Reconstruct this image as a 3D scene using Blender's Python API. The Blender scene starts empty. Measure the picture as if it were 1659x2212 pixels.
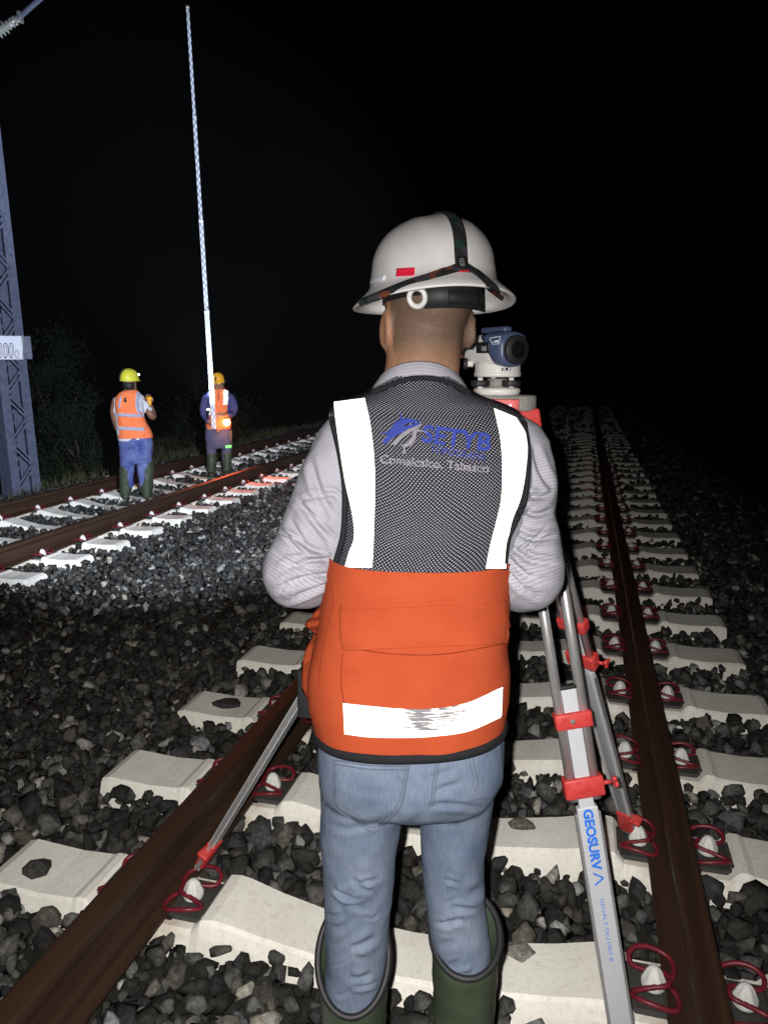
import bpy, bmesh, math, random
import numpy as np
from mathutils import Vector, Matrix, noise
from mathutils.bvhtree import BVHTree
from math import radians, sin, cos, pi

random.seed(7); rng = np.random.default_rng(11)
scene = bpy.context.scene
COL = scene.collection

# ------------------------------------------------------------------ camera
CAM_H = 1.575
PITCH, YAW = radians(11.27), radians(14.82)
FPX = 1617.5                      # focal length in pixels of a 1659 x 2212 frame
cd = bpy.data.cameras.new('camera'); cam = bpy.data.objects.new('camera', cd); COL.objects.link(cam)
cam.location = (0, 0, CAM_H); cam.rotation_euler = (pi/2 - PITCH, 0, YAW)
cd.sensor_fit = 'VERTICAL'; cd.sensor_height = 36; cd.lens = FPX/2212*36
cd.clip_start = 0.02; cd.clip_end = 2000
scene.camera = cam
# ------------------------------------------------------------------ night sky
w = bpy.data.worlds.new('World'); scene.world = w; w.use_nodes = True
wn = w.node_tree; bg = wn.nodes['Background']
sk = wn.nodes.new('ShaderNodeTexSky'); sk.sky_type = 'NISHITA'; sk.sun_disc = False
sk.sun_elevation = radians(-6); sk.sun_rotation = radians(200)
wn.links.new(sk.outputs[0], bg.inputs[0]); bg.inputs[1].default_value = 0.012
# ------------------------------------------------------------------ lamps
def lamp(name, kind, loc, power, color, target=None, size=60, blend=.5, radius=.01, smooth=None):
    ld = bpy.data.lights.new(name, kind); o = bpy.data.objects.new(name, ld); COL.objects.link(o)
    o.location = loc; ld.energy = power; ld.color = color; ld.shadow_soft_size = radius
    if kind == 'SPOT':
        ld.spot_size = radians(size); ld.spot_blend = blend
    if target is not None:
        o.rotation_euler = (Vector(target)-Vector(loc)).to_track_quat('-Z', 'Y').to_euler()
    if smooth is not None:      # soft near field of the lamp
        ld.use_nodes = True; nt = ld.node_tree; em = nt.nodes['Emission']
        lf = nt.nodes.new('ShaderNodeLightFalloff'); lf.inputs['Strength'].default_value = 1
        lf.inputs['Smooth'].default_value = smooth
        nt.links.new(lf.outputs['Quadratic'], em.inputs['Strength'])
    return o
rt = Vector((cos(YAW), sin(YAW), 0)); fwv = Vector((-sin(YAW)*cos(PITCH), cos(YAW)*cos(PITCH), -sin(PITCH)))
upv = rt.cross(fwv)
# the phone's own flash, beside its lens
FL = Vector((0, 0, CAM_H)) - rt*.028 + upv*.012
lamp('phone_flash', 'SPOT', FL, 435, (1.0, .965, .92), FL + fwv*3 - rt*.16 - upv*.90, 96, 1.0, .006, 3.0)
# headlamp on the front of the surveyor's helmet
lamp('helmet_lamp_beam', 'SPOT', (-.405, 1.475, 1.775), 5600, (.80, .87, 1.0), (-5.9, 9.3, 1.85), 56, .42, .012, 22)
scene.view_settings.view_transform = 'Standard'; scene.view_settings.look = 'None'
scene.view_settings.exposure = 0; scene.view_settings.gamma = 1
scene.cycles.max_bounces = 6; scene.cycles.transparent_max_bounces = 8
scene.cycles.sample_clamp_indirect = 4

# ------------------------------------------------------------------ pixel helpers (1659 x 2212 photo frame)
CO = np.array([0, 0, CAM_H]); RT = np.array(rt); UP = np.array(upv); FW = np.array(fwv)
def ray(x, y): return RT*(x-829.5)/FPX - UP*(y-1106)/FPX + FW
def ground(x, y, z=0.0):
    d = ray(x, y); return CO + d*(z-CAM_H)/d[2]
def project(P):
    v = np.asarray(P, float)-CO; z = v@FW
    return np.stack([829.5+FPX*(v@RT)/z, 1106-FPX*(v@UP)/z], -1)
class Plane:
    """upright frame facing the camera: u to the right, v away from the camera, z up"""
    def __init__(s, az):
        s.ev = np.array([sin(az), cos(az), 0]); s.eu = np.array([cos(az), -sin(az), 0])
    def uvz(s, x, y, v):
        d = ray(x, y); t = v/(d@s.ev); return np.array([d@s.eu*t, v, CAM_H+d[2]*t])
    def W(s, p):
        p = np.asarray(p, float)
        return p[..., 0:1]*s.eu + p[..., 1:2]*s.ev + p[..., 2:3]*np.array([0, 0, 1])
    def px(s, x, y, v): return s.W(s.uvz(x, y, v))

# ------------------------------------------------------------------ materials
MATS = {}
def mat(name, col, rough=.7, spec=.3, var=.12, scale=30, bump=.0, bscale=200, metal=0, col2=None, detail=4, coat=0):
    m = bpy.data.materials.new(name); m.use_nodes = True; nt = m.node_tree; N = nt.nodes; L = nt.links
    p = N['Principled BSDF']; p.inputs['Roughness'].default_value = rough
    p.inputs['Specular IOR Level'].default_value = spec; p.inputs['Metallic'].default_value = metal
    p.inputs['Coat Weight'].default_value = coat
    tc = N.new('ShaderNodeTexCoord')
    nz = N.new('ShaderNodeTexNoise'); nz.inputs['Scale'].default_value = scale; nz.inputs['Detail'].default_value = detail
    nz.inputs['Roughness'].default_value = .62
    L.new(tc.outputs['Object'], nz.inputs['Vector'])
    rp = N.new('ShaderNodeValToRGB')
    a = np.array(col[:3]); b = np.array(col2[:3]) if col2 is not None else a*(1+var); a0 = a if col2 is not None else a*(1-var)
    rp.color_ramp.elements[0].color = (*a0, 1); rp.color_ramp.elements[1].color = (*b, 1)
    rp.color_ramp.elements[0].position = .32; rp.color_ramp.elements[1].position = .68
    L.new(nz.outputs['Fac'], rp.inputs['Fac']); L.new(rp.outputs[0], p.inputs['Base Color'])
    if bump:
        n2 = N.new('ShaderNodeTexNoise'); n2.inputs['Scale'].default_value = bscale; n2.inputs['Detail'].default_value = 3
        L.new(tc.outputs['Object'], n2.inputs['Vector'])
        bp = N.new('ShaderNodeBump'); bp.inputs['Strength'].default_value = bump; bp.inputs['Distance'].default_value = .004
        L.new(n2.outputs['Fac'], bp.inputs['Height']); L.new(bp.outputs[0], p.inputs['Normal'])
    MATS[name] = m; m['p'] = 1
    return m
def nodes(m): return m.node_tree.nodes, m.node_tree.links, m.node_tree.nodes['Principled BSDF']
def math_node(N, op, a=None, b=None):
    n = N.new('ShaderNodeMath'); n.operation = op
    for i, q in enumerate((a, b)):
        if isinstance(q, (int, float)): n.inputs[i].default_value = q
    return n

M_concrete = mat('sleeper_concrete', (.74, .715, .645), .85, .2, scale=4.5, col2=(.86, .84, .78), bump=.25, bscale=140, detail=8)
M_concrete2 = mat('sleeper_concrete_worn', (.64, .61, .54), .85, .2, scale=4, col2=(.83, .81, .745), bump=.25, bscale=140, detail=8)
M_rail = mat('rusty_rail', (.024, .012, .007), .5, .35, scale=11, col2=(.047, .024, .014), bump=.3, bscale=260, detail=9)
def streaks(m, sc):
    N, L, p = nodes(m)
    for n in N:
        if n.type == 'TEX_NOISE' and not any(l.to_node.type == 'BUMP' for l in n.outputs['Fac'].links):
            tc = n.inputs['Vector'].links[0].from_node; mp = N.new('ShaderNodeMapping'); mp.inputs['Scale'].default_value = sc
            L.new(tc.outputs['Object'], mp.inputs[0]); L.new(mp.outputs[0], n.inputs['Vector'])
streaks(M_rail, (3.2, .06, 2.4))
def stains(m):
    """pores, dust and rusty runs beside the rail seats of a sleeper"""
    N, L, p = nodes(m); src = p.inputs['Base Color'].links[0].from_socket; tc = N.new('ShaderNodeTexCoord')
    n1 = N.new('ShaderNodeTexNoise'); n1.inputs['Scale'].default_value = 55; n1.inputs['Detail'].default_value = 8; n1.inputs['Roughness'].default_value = .75; L.new(tc.outputs['Object'], n1.inputs[0])
    r1 = N.new('ShaderNodeValToRGB'); r1.color_ramp.elements[0].position = .30; r1.color_ramp.elements[0].color = (.80, .785, .75, 1); r1.color_ramp.elements[1].position = .50; r1.color_ramp.elements[1].color = (1, 1, 1, 1); L.new(n1.outputs['Fac'], r1.inputs[0])
    m1 = N.new('ShaderNodeMixRGB'); m1.blend_type = 'MULTIPLY'; m1.inputs[0].default_value = 1; L.new(src, m1.inputs[1]); L.new(r1.outputs[0], m1.inputs[2])
    sp = N.new('ShaderNodeSeparateXYZ'); L.new(tc.outputs['Object'], sp.inputs[0]); ab = math_node(N, 'ABSOLUTE'); L.new(sp.outputs['X'], ab.inputs[0])
    sb = math_node(N, 'SUBTRACT', None, .753); L.new(ab.outputs[0], sb.inputs[0]); a2 = math_node(N, 'ABSOLUTE'); L.new(sb.outputs[0], a2.inputs[0])
    n2 = N.new('ShaderNodeTexNoise'); n2.inputs['Scale'].default_value = 13; n2.inputs['Detail'].default_value = 5; L.new(tc.outputs['Object'], n2.inputs[0])
    k = math_node(N, 'MULTIPLY', None, -2.6); L.new(a2.outputs[0], k.inputs[0]); k2 = math_node(N, 'ADD', None, .12); L.new(k.outputs[0], k2.inputs[0]); k3 = math_node(N, 'ADD'); L.new(k2.outputs[0], k3.inputs[0]); L.new(n2.outputs['Fac'], k3.inputs[1])
    r2 = N.new('ShaderNodeValToRGB'); r2.color_ramp.elements[0].position = .16; r2.color_ramp.elements[0].color = (0, 0, 0, 1); r2.color_ramp.elements[1].position = .62; r2.color_ramp.elements[1].color = (.55, .55, .55, 1); L.new(k3.outputs[0], r2.inputs[0])
    m2 = N.new('ShaderNodeMixRGB'); L.new(r2.outputs[0], m2.inputs[0]); L.new(m1.outputs[0], m2.inputs[1]); m2.inputs[2].default_value = (.34, .24, .15, 1); L.new(m2.outputs[0], p.inputs['Base Color'])
stains(M_concrete); stains(M_concrete2)
M_clip = mat('red_clip_paint', (.11, .009, .016), .4, .35, scale=60, col2=(.17, .017, .027))
M_plate = mat('guide_plate_plastic', (.045, .045, .042), .6, .3, scale=30)
M_cap = mat('white_screw_cap', (.62, .62, .60), .55, .3, scale=40)
M_black = mat('black_rubber', (.014, .014, .015), .55, .35, scale=60)
M_white = mat('white_plastic', (.60, .60, .60), .35, .45, var=.04, scale=8)
M_helmet = mat('helmet_shell', (.68, .665, .66), .36, .4, scale=16, col2=(.79, .775, .775), detail=8)
M_skin = mat('skin', (.36, .19, .12), .55, .35, scale=18, col2=(.43, .235, .155), bump=.12, bscale=500)
M_skin2 = mat('dark_skin', (.16, .075, .045), .55, .35, scale=18, col2=(.21, .10, .06))
M_orange = mat('orange_cloth', (.325, .052, .0185), .9, .1, scale=16, col2=(.36, .062, .022), bump=.2, bscale=900)
M_orange2 = mat('orange_cloth_pale', (.78, .17, .06), .85, .12, scale=14, col2=(.9, .23, .09))  # paler, brighter orange for the workers' vests and the lamp body
M_piping = mat('black_piping', (.013, .013, .016), .8, .15, scale=300, bump=.3, bscale=900)
M_denim = mat('washed_denim', (.085, .115, .175), .9, .06, scale=9, col2=(.175, .21, .275), bump=.35, bscale=1100, detail=9)
M_stitch = mat('denim_stitch', (.10, .115, .15), .9, .08, scale=300)
M_denim2 = mat('blue_jeans', (.035, .05, .20), .9, .08, scale=6, col2=(.15, .19, .38), detail=6)
M_navy = mat('grey_blue_trousers', (.075, .075, .13), .9, .08, scale=9, col2=(.12, .115, .18))
M_navy_shirt = mat('navy_shirt', (.045, .045, .13), .85, .1, scale=20, col2=(.07, .07, .19))
M_boot = mat('green_rubber_boot', (.030, .043, .026), .5, .3, scale=7, col2=(.055, .072, .044), detail=6)
M_white_cloth = mat('white_cloth', (.55, .57, .62), .9, .1, scale=20)
M_yellow = mat('yellow_helmet', (.62, .60, .05), .38, .4, var=.05, scale=6)
M_orange_hat = mat('orange_helmet', (.85, .42, .03), .4, .4, var=.05, scale=6)
M_alu = mat('brushed_aluminium', (.55, .55, .56), .36, .5, var=.08, scale=40, metal=.75)
M_alu_white = mat('pale_anodised_bar', (.50, .51, .54), .45, .4, var=.04, scale=12, metal=.15)
M_redcast = mat('red_enamel', (.42, .030, .028), .45, .35, scale=45, col2=(.55, .060, .055), bump=.15, bscale=120, detail=8)
M_castgrey = mat('cast_grey', (.16, .155, .145), .6, .3, scale=60, col2=(.24, .235, .22), bump=.3, bscale=200)
M_blueprint = mat('blue_print', (.03, .16, .62), .6, .2, var=.2, scale=200)
M_blueemb = mat('blue_embroidery', (.020, .032, .19), .8, .1, scale=500, col2=(.045, .065, .30))
M_greyemb = mat('grey_embroidery', (.15, .145, .165), .8, .1, scale=500, col2=(.24, .235, .26))
M_navyplastic = mat('navy_plastic', (.045, .065, .125), .38, .45, scale=60, col2=(.06, .085, .155))
M_level = mat('instrument_white', (.55, .54, .52), .42, .4, var=.05, scale=14)
M_glass = mat('lens_glass', (.006, .006, .008), .06, .8, scale=10)
M_steel = mat('galvanised_steel', (.07, .082, .135), .55, .35, scale=14, col2=(.125, .14, .21), detail=7)
M_porcelain = mat('insulator_silicone', (.22, .23, .22), .5, .4, scale=20)
M_signwhite = mat('sign_white', (.70, .73, .85), .5, .3, var=.03, scale=6)
M_print = mat('black_print', (.012, .012, .014), .6, .2)
M_leaf = mat('dark_foliage', (.006, .011, .005), .8, .1, scale=2.5, col2=(.016, .025, .012))
M_bark = mat('bark', (.06, .05, .04), .9, .1, scale=20)
M_soil = mat('dark_soil', (.012, .012, .011), .95, .1, scale=18, col2=(.030, .029, .026), bump=.6, bscale=30, detail=8)
M_strap = mat('elastic_strap', (.012, .012, .014), .8, .15, scale=300)
M_redref = mat('red_reflector', (.75, .012, .05), .35, .5, scale=300, col2=(.85, .03, .08))

def retro(name, col, strength_col, rough=.42, worn=None):
    """glass-bead sheeting: sends light back towards the lamp it came from"""
    m = mat(name, col, .6, .2, var=.04, scale=30); N, L, p = nodes(m); out = N['Material Output']
    g = N.new('ShaderNodeBsdfGlossy'); g.inputs['Color'].default_value = (*strength_col, 1); g.inputs['Roughness'].default_value = rough
    ge = N.new('ShaderNodeNewGeometry'); L.new(ge.outputs['Incoming'], g.inputs['Normal'])
    mx = N.new('ShaderNodeMixShader'); mx.inputs[0].default_value = .11
    L.new(p.outputs[0], mx.inputs[1]); L.new(g.outputs[0], mx.inputs[2]); L.new(mx.outputs[0], out.inputs['Surface'])
    if worn:
        tc = N.new('ShaderNodeTexCoord'); mp = N.new('ShaderNodeMapping'); mp.inputs['Scale'].default_value = (26, 26, 260)
        L.new(tc.outputs['Object'], mp.inputs[0])
        nz = N.new('ShaderNodeTexNoise'); nz.inputs['Scale'].default_value = 1.6; nz.inputs['Detail'].default_value = 6
        L.new(mp.outputs[0], nz.inputs['Vector'])
        at = N.new('ShaderNodeAttribute'); at.attribute_name = 'wear'
        sm = math_node(N, 'ADD'); L.new(nz.outputs['Fac'], sm.inputs[0]); L.new(at.outputs['Fac'], sm.inputs[1])
        rp = N.new('ShaderNodeValToRGB'); rp.color_ramp.elements[0].position = .82; rp.color_ramp.elements[0].color = (.11, .11, .11, 1)
        rp.color_ramp.elements[1].position = 1.12; rp.color_ramp.elements[1].color = (.002, .002, .002, 1)
        dv = math_node(N, 'MULTIPLY', None, .75); L.new(sm.outputs[0], dv.inputs[0])
        rp.color_ramp.elements[0].position = .57; rp.color_ramp.elements[1].position = .68
        L.new(dv.outputs[0], rp.inputs[0]); L.new(rp.outputs[0], mx.inputs[0])
    return m
M_retro = retro('silver_retro_tape', (.50, .50, .48), (1, .97, .86))
M_retro_worn = retro('silver_retro_tape_worn', (.15, .145, .16), (.9, .9, .84), worn=True)
M_retro_dull = retro('dull_retro_tape', (.28, .29, .38), (.12, .12, .16))

def emissive(name, col, s):
    m = bpy.data.materials.new(name); m.use_nodes = True; p = m.node_tree.nodes['Principled BSDF']
    p.inputs['Base Color'].default_value = (*col, 1); p.inputs['Emission Color'].default_value = (*col, 1)
    p.inputs['Emission Strength'].default_value = s; return m
M_glow_white = emissive('lit_white_lens', (.85, .93, 1), 14)
M_glow_orange = emissive('lit_orange_lens', (1, .30, .05), 60)
M_glow_warm = emissive('lit_warm_lens', (1, .85, .45), 16)
M_glow_blue = emissive('lit_blue_led', (.15, .10, 1), 6)

def slubs(m):
    """uneven warp yarns running down the denim"""
    N, L, p = nodes(m); src = p.inputs['Base Color'].links[0].from_socket; tc = N.new('ShaderNodeTexCoord'); mp = N.new('ShaderNodeMapping'); mp.inputs['Scale'].default_value = (420, 420, 26)
    L.new(tc.outputs['Object'], mp.inputs[0]); n1 = N.new('ShaderNodeTexNoise'); n1.inputs['Scale'].default_value = 1; n1.inputs['Detail'].default_value = 4; L.new(mp.outputs[0], n1.inputs[0])
    r1 = N.new('ShaderNodeValToRGB'); r1.color_ramp.elements[0].position = .3; r1.color_ramp.elements[0].color = (.86, .87, .89, 1); r1.color_ramp.elements[1].position = .7; r1.color_ramp.elements[1].color = (1.12, 1.11, 1.09, 1); L.new(n1.outputs['Fac'], r1.inputs[0])
    m1 = N.new('ShaderNodeMixRGB'); m1.blend_type = 'MULTIPLY'; m1.inputs[0].default_value = 1; L.new(src, m1.inputs[1]); L.new(r1.outputs[0], m1.inputs[2]); L.new(m1.outputs[0], p.inputs['Base Color'])
slubs(M_denim)
# striped shirt: thin dark lines woven into pale cloth (UV in metres)
def make_shirt():
    m = mat('striped_shirt', (.31, .305, .34), .9, .1, var=.05, scale=25, bump=.2, bscale=900); N, L, p = nodes(m)
    src = p.inputs['Base Color'].links[0].from_socket
    uv = N.new('ShaderNodeUVMap'); sp = N.new('ShaderNodeSeparateXYZ'); L.new(uv.outputs[0], sp.inputs[0])
    def lines(axis, period, width):
        a = math_node(N, 'DIVIDE', None, period); L.new(sp.outputs[axis], a.inputs[0])
        f = math_node(N, 'FRACT'); L.new(a.outputs[0], f.inputs[0])
        l = math_node(N, 'LESS_THAN', None, width); L.new(f.outputs[0], l.inputs[0]); return l
    h = lines('Y', .0043, .24); v = lines('X', .0045, .18)
    hm = math_node(N, 'MULTIPLY', None, .46); L.new(h.outputs[0], hm.inputs[0])
    vm = math_node(N, 'MULTIPLY', None, .14); L.new(v.outputs[0], vm.inputs[0])
    ad = math_node(N, 'MAXIMUM'); L.new(hm.outputs[0], ad.inputs[0]); L.new(vm.outputs[0], ad.inputs[1])
    mx = N.new('ShaderNodeMixRGB'); L.new(ad.outputs[0], mx.inputs[0]); L.new(src, mx.inputs[1]); mx.inputs[2].default_value = (.10, .105, .16, 1)
    L.new(mx.outputs[0], p.inputs['Base Color']); return m
M_shirt = make_shirt()
# open mesh cloth: dark net with rows of small holes that really are see-through
def make_net():
    m = mat('black_mesh_cloth', (.011, .011, .017), .8, .15, var=.2, scale=80); N, L, p = nodes(m); out = N['Material Output']
    uv = N.new('ShaderNodeUVMap'); sp = N.new('ShaderNodeSeparateXYZ')
    wn_ = N.new('ShaderNodeTexNoise'); wn_.inputs['Scale'].default_value = 9; wn_.inputs['Detail'].default_value = 1; L.new(uv.outputs[0], wn_.inputs['Vector'])
    sc_ = N.new('ShaderNodeVectorMath'); sc_.operation = 'SCALE'; sc_.inputs['Scale'].default_value = .022; L.new(wn_.outputs['Color'], sc_.inputs[0])
    ad_ = N.new('ShaderNodeVectorMath'); ad_.operation = 'ADD'; L.new(uv.outputs[0], ad_.inputs[0]); L.new(sc_.outputs[0], ad_.inputs[1]); L.new(ad_.outputs[0], sp.inputs[0])
    def cell(off):
        u = math_node(N, 'DIVIDE', None, .0064); L.new(sp.outputs['X'], u.inputs[0])
        v = math_node(N, 'DIVIDE', None, .0056); L.new(sp.outputs['Y'], v.inputs[0])
        res = []
        for q in (u, v):
            a = math_node(N, 'ADD', None, off); L.new(q.outputs[0], a.inputs[0])
            f = math_node(N, 'FRACT'); L.new(a.outputs[0], f.inputs[0])
            s = math_node(N, 'SUBTRACT', None, .5); L.new(f.outputs[0], s.inputs[0])
            s2 = math_node(N, 'MULTIPLY'); L.new(s.outputs[0], s2.inputs[0]); L.new(s.outputs[0], s2.inputs[1]); res.append(s2)
        a = math_node(N, 'ADD'); L.new(res[0].outputs[0], a.inputs[0]); L.new(res[1].outputs[0], a.inputs[1])
        l = math_node(N, 'LESS_THAN', None, .037); L.new(a.outputs[0], l.inputs[0]); return l
    c1, c2 = cell(0), cell(.5)
    ad = math_node(N, 'MAXIMUM'); L.new(c1.outputs[0], ad.inputs[0]); L.new(c2.outputs[0], ad.inputs[1])
    tr = N.new('ShaderNodeBsdfTransparent'); mx = N.new('ShaderNodeMixShader')
    L.new(ad.outputs[0], mx.inputs[0]); L.new(p.outputs[0], mx.inputs[1]); L.new(tr.outputs[0], mx.inputs[2]); L.new(mx.outputs[0], out.inputs['Surface'])
    return m
M_net = make_net()
# stubble-haired head: colour by height on the head (hair is darker than skin)
def make_head_skin():
    m = mat('shaved_head_skin', (.27, .135, .08), .6, .3, scale=22, col2=(.35, .185, .112), bump=.15, bscale=700, detail=7); N, L, p = nodes(m)
    src = p.inputs['Base Color'].links[0].from_socket
    at = N.new('ShaderNodeAttribute'); at.attribute_name = 'hair'
    nz = N.new('ShaderNodeTexNoise'); nz.inputs['Scale'].default_value = 700; tc = N.new('ShaderNodeTexCoord'); L.new(tc.outputs['Object'], nz.inputs[0])
    mu = math_node(N, 'MULTIPLY'); L.new(at.outputs['Fac'], mu.inputs[0]); L.new(nz.outputs['Fac'], mu.inputs[1])
    mu2 = math_node(N, 'MULTIPLY', None, 1.55); L.new(mu.outputs[0], mu2.inputs[0]); mu2.use_clamp = True
    mx = N.new('ShaderNodeMixRGB'); L.new(mu2.outputs[0], mx.inputs[0]); L.new(src, mx.inputs[1]); mx.inputs[2].default_value = (.075, .058, .045, 1)
    L.new(mx.outputs[0], p.inputs['Base Color']); return m
M_head = make_head_skin()
# ballast: every stone carries its own tone
def make_ballast():
    m = mat('ballast_stone', (.5, .5, .5), .88, .2, scale=60, bump=.5, bscale=160, detail=8); N, L, p = nodes(m)
    src = p.inputs['Base Color'].links[0].from_socket
    at = N.new('ShaderNodeAttribute'); at.attribute_name = 'tone'
    mx = N.new('ShaderNodeMixRGB'); mx.blend_type = 'MULTIPLY'; mx.inputs[0].default_value = 1
    rp = src.node; rp.color_ramp.elements[0].color = (.42, .42, .42, 1); rp.color_ramp.elements[1].color = (1.6, 1.56, 1.5, 1)
    L.new(src, mx.inputs[1]); L.new(at.outputs['Color'], mx.inputs[2]); L.new(mx.outputs[0], p.inputs['Base Color']); return m
M_ballast = make_ballast()
# staff: black and white graduation blocks (UV in metres)
def make_staff():
    m = mat('staff_face', (.60, .64, .70), .5, .3, var=.03); N, L, p = nodes(m)
    uv = N.new('ShaderNodeUVMap'); sp = N.new('ShaderNodeSeparateXYZ'); L.new(uv.outputs[0], sp.inputs[0])
    ck = N.new('ShaderNodeTexChecker'); ck.inputs['Scale'].default_value = 1
    cb = N.new('ShaderNodeCombineXYZ')
    a = math_node(N, 'DIVIDE', None, .026); L.new(sp.outputs['X'], a.inputs[0]); b = math_node(N, 'DIVIDE', None, .05); L.new(sp.outputs['Y'], b.inputs[0])
    L.new(a.outputs[0], cb.inputs[0]); L.new(b.outputs[0], cb.inputs[1]); cb.inputs[2].default_value = .5
    L.new(cb.outputs[0], ck.inputs['Vector']); ck.inputs[1].default_value = (.72, .80, .92, 1); ck.inputs[2].default_value = (.30, .33, .42, 1)
    L.new(ck.outputs[0], p.inputs['Base Color']); return m
M_staff = make_staff()

# ------------------------------------------------------------------ mesh helpers
def origin_of(o):
    v = Vector((0, 0, 0))
    while o is not None: v += o.location; o = o.parent
    return v
def raw(name, V, F, m, parent=None, smooth=True, uv=None, loc=None):
    me = bpy.data.meshes.new(name); V = np.asarray(V, float)
    if parent is not None: V = V - np.array(origin_of(parent))
    if loc is not None: V = V - np.array(loc)
    me.from_pydata(V.tolist(), [], [list(map(int, f)) for f in F]); me.update()
    if smooth: me.polygons.foreach_set('use_smooth', [True]*len(me.polygons))
    if uv is not None:
        ul = me.uv_layers.new(name='UVMap'); lv = np.empty(len(me.loops), int); me.loops.foreach_get('vertex_index', lv)
        ul.data.foreach_set('uv', np.asarray(uv)[lv].ravel())
    if m is not None: me.materials.append(m)
    o = bpy.data.objects.new(name, me); COL.objects.link(o)
    if parent is not None: o.parent = parent
    if loc is not None: o.location = loc
    return o
def tag(o, label, cat, group=None, kind=None):
    o['label'] = label; o['category'] = cat
    if group: o['group'] = group
    if kind: o['kind'] = kind
    return o
def thing(name, loc, label, cat, group=None):
    o = bpy.data.objects.new(name, None); COL.objects.link(o); o.location = loc; o.empty_display_size = .1
    return tag(o, label, cat, group)
class G:
    """collects geometry for one mesh"""
    def __init__(s): s.V = []; s.F = []; s.n = 0
    def add(s, V, F):
        V = np.asarray(V, float); s.V.append(V); s.F += [[i+s.n for i in f] for f in F]; s.n += len(V); return s
    def out(s, name, m, parent=None, smooth=True, loc=None):
        return raw(name, np.concatenate(s.V), s.F, m, parent, smooth, None, loc)
    def box(s, c, size, R=None, bev=0):
        bm = bmesh.new(); bmesh.ops.create_cube(bm, size=1)
        for v in bm.verts: v.co = Vector((v.co.x*size[0], v.co.y*size[1], v.co.z*size[2]))
        if bev: bmesh.ops.bevel(bm, geom=bm.edges[:]+bm.verts[:], offset=bev, segments=2, profile=.6, affect='EDGES')
        V = np.array([v.co[:] for v in bm.verts]); bm.verts.index_update(); F = [[v.index for v in f.verts] for f in bm.faces]; bm.free()
        if R is not None: V = V@np.array(R).T
        return s.add(V+np.array(c), F)
def frames(P):
    P = np.asarray(P, float); T = np.gradient(P, axis=0); T /= np.linalg.norm(T, axis=1)[:, None]+1e-12
    ref = np.array([0, 0, 1.]) if abs(T[0][2]) < .9 else np.array([1., 0, 0])
    A = np.cross(ref, T[0]); A /= np.linalg.norm(A); As = [A]
    for i in range(1, len(P)):
        A = As[-1]-T[i]*(As[-1]@T[i]); A /= np.linalg.norm(A)+1e-12; As.append(A)
    As = np.array(As); return T, As, np.cross(T, As)
def tube(P, r, n=12, cap=True, rb=None, closed=False, A0=None):
    """swept tube; r along the first axis, rb along the second"""
    P = np.asarray(P, float); k = len(P); r = np.broadcast_to(np.asarray(r, float), (k,)); rb = r if rb is None else np.broadcast_to(np.asarray(rb, float), (k,))
    T, A, B = frames(P)
    if A0 is not None:
        A = np.array([np.asarray(A0)-t*(np.asarray(A0)@t) for t in T]); A /= np.linalg.norm(A, axis=1)[:, None]; B = np.cross(T, A)
    th = np.linspace(0, 2*pi, n, endpoint=False)
    V = P[:, None, :] + A[:, None, :]*(r[:, None]*np.cos(th))[:, :, None] + B[:, None, :]*(rb[:, None]*np.sin(th))[:, :, None]
    V = V.reshape(-1, 3); F = []
    for i in range(k-1 if not closed else k):
        i2 = (i+1) % k
        for j in range(n):
            j2 = (j+1) % n; F.append([i*n+j, i*n+j2, i2*n+j2, i2*n+j])
    if cap and not closed: F.append(list(range(n))[::-1]); F.append([(k-1)*n+j for j in range(n)])
    return V, F
def capsule(P, r, n=14, rb=None, A0=None):
    """tube with rounded ends"""
    P = np.asarray(P, float); r = np.asarray(np.broadcast_to(r, (len(P),)), float); rb = r if rb is None else np.asarray(np.broadcast_to(rb, (len(P),)), float)
    d0 = P[0]-P[1]; d0 /= np.linalg.norm(d0); d1 = P[-1]-P[-2]; d1 /= np.linalg.norm(d1)
    pre = [(a, math.sqrt(max(1-a*a, 0))) for a in (.985, .9, .7, .4)]
    m0 = min(r[0], rb[0]); m1 = min(r[-1], rb[-1])
    Q = [P[0]+d0*m0*a for a, s in pre]+list(P)+[P[-1]+d1*m1*a for a, s in pre[::-1]]
    R1 = [r[0]*s for a, s in pre]+list(r)+[r[-1]*s for a, s in pre[::-1]]
    R2 = [rb[0]*s for a, s in pre]+list(rb)+[rb[-1]*s for a, s in pre[::-1]]
    return tube(Q, R1, n, True, R2, False, A0)
def ball(c, r, R=None, n=16, k=12):
    th = np.linspace(0, 2*pi, n, endpoint=False); V = [[0, 0, 1]]
    for i in range(1, k):
        ph = pi*i/k; V += [[sin(ph)*cos(t), sin(ph)*sin(t), cos(ph)] for t in th]
    V.append([0, 0, -1]); V = np.array(V)*np.asarray(r, float)
    if R is not None: V = V@np.array(R).T
    F = [[0, 1+j, 1+(j+1) % n] for j in range(n)]
    for i in range(k-2):
        for j in range(n): F.append([1+i*n+j, 1+(i+1)*n+j, 1+(i+1)*n+(j+1) % n, 1+i*n+(j+1) % n])
    e = len(V)-1; F += [[e, 1+(k-2)*n+(j+1) % n, 1+(k-2)*n+j] for j in range(n)]
    return V+np.asarray(c, float), F
def cyl(a, b, r, n=20, r2=None): return tube([a, b], [r, r if r2 is None else r2], n)
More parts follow.
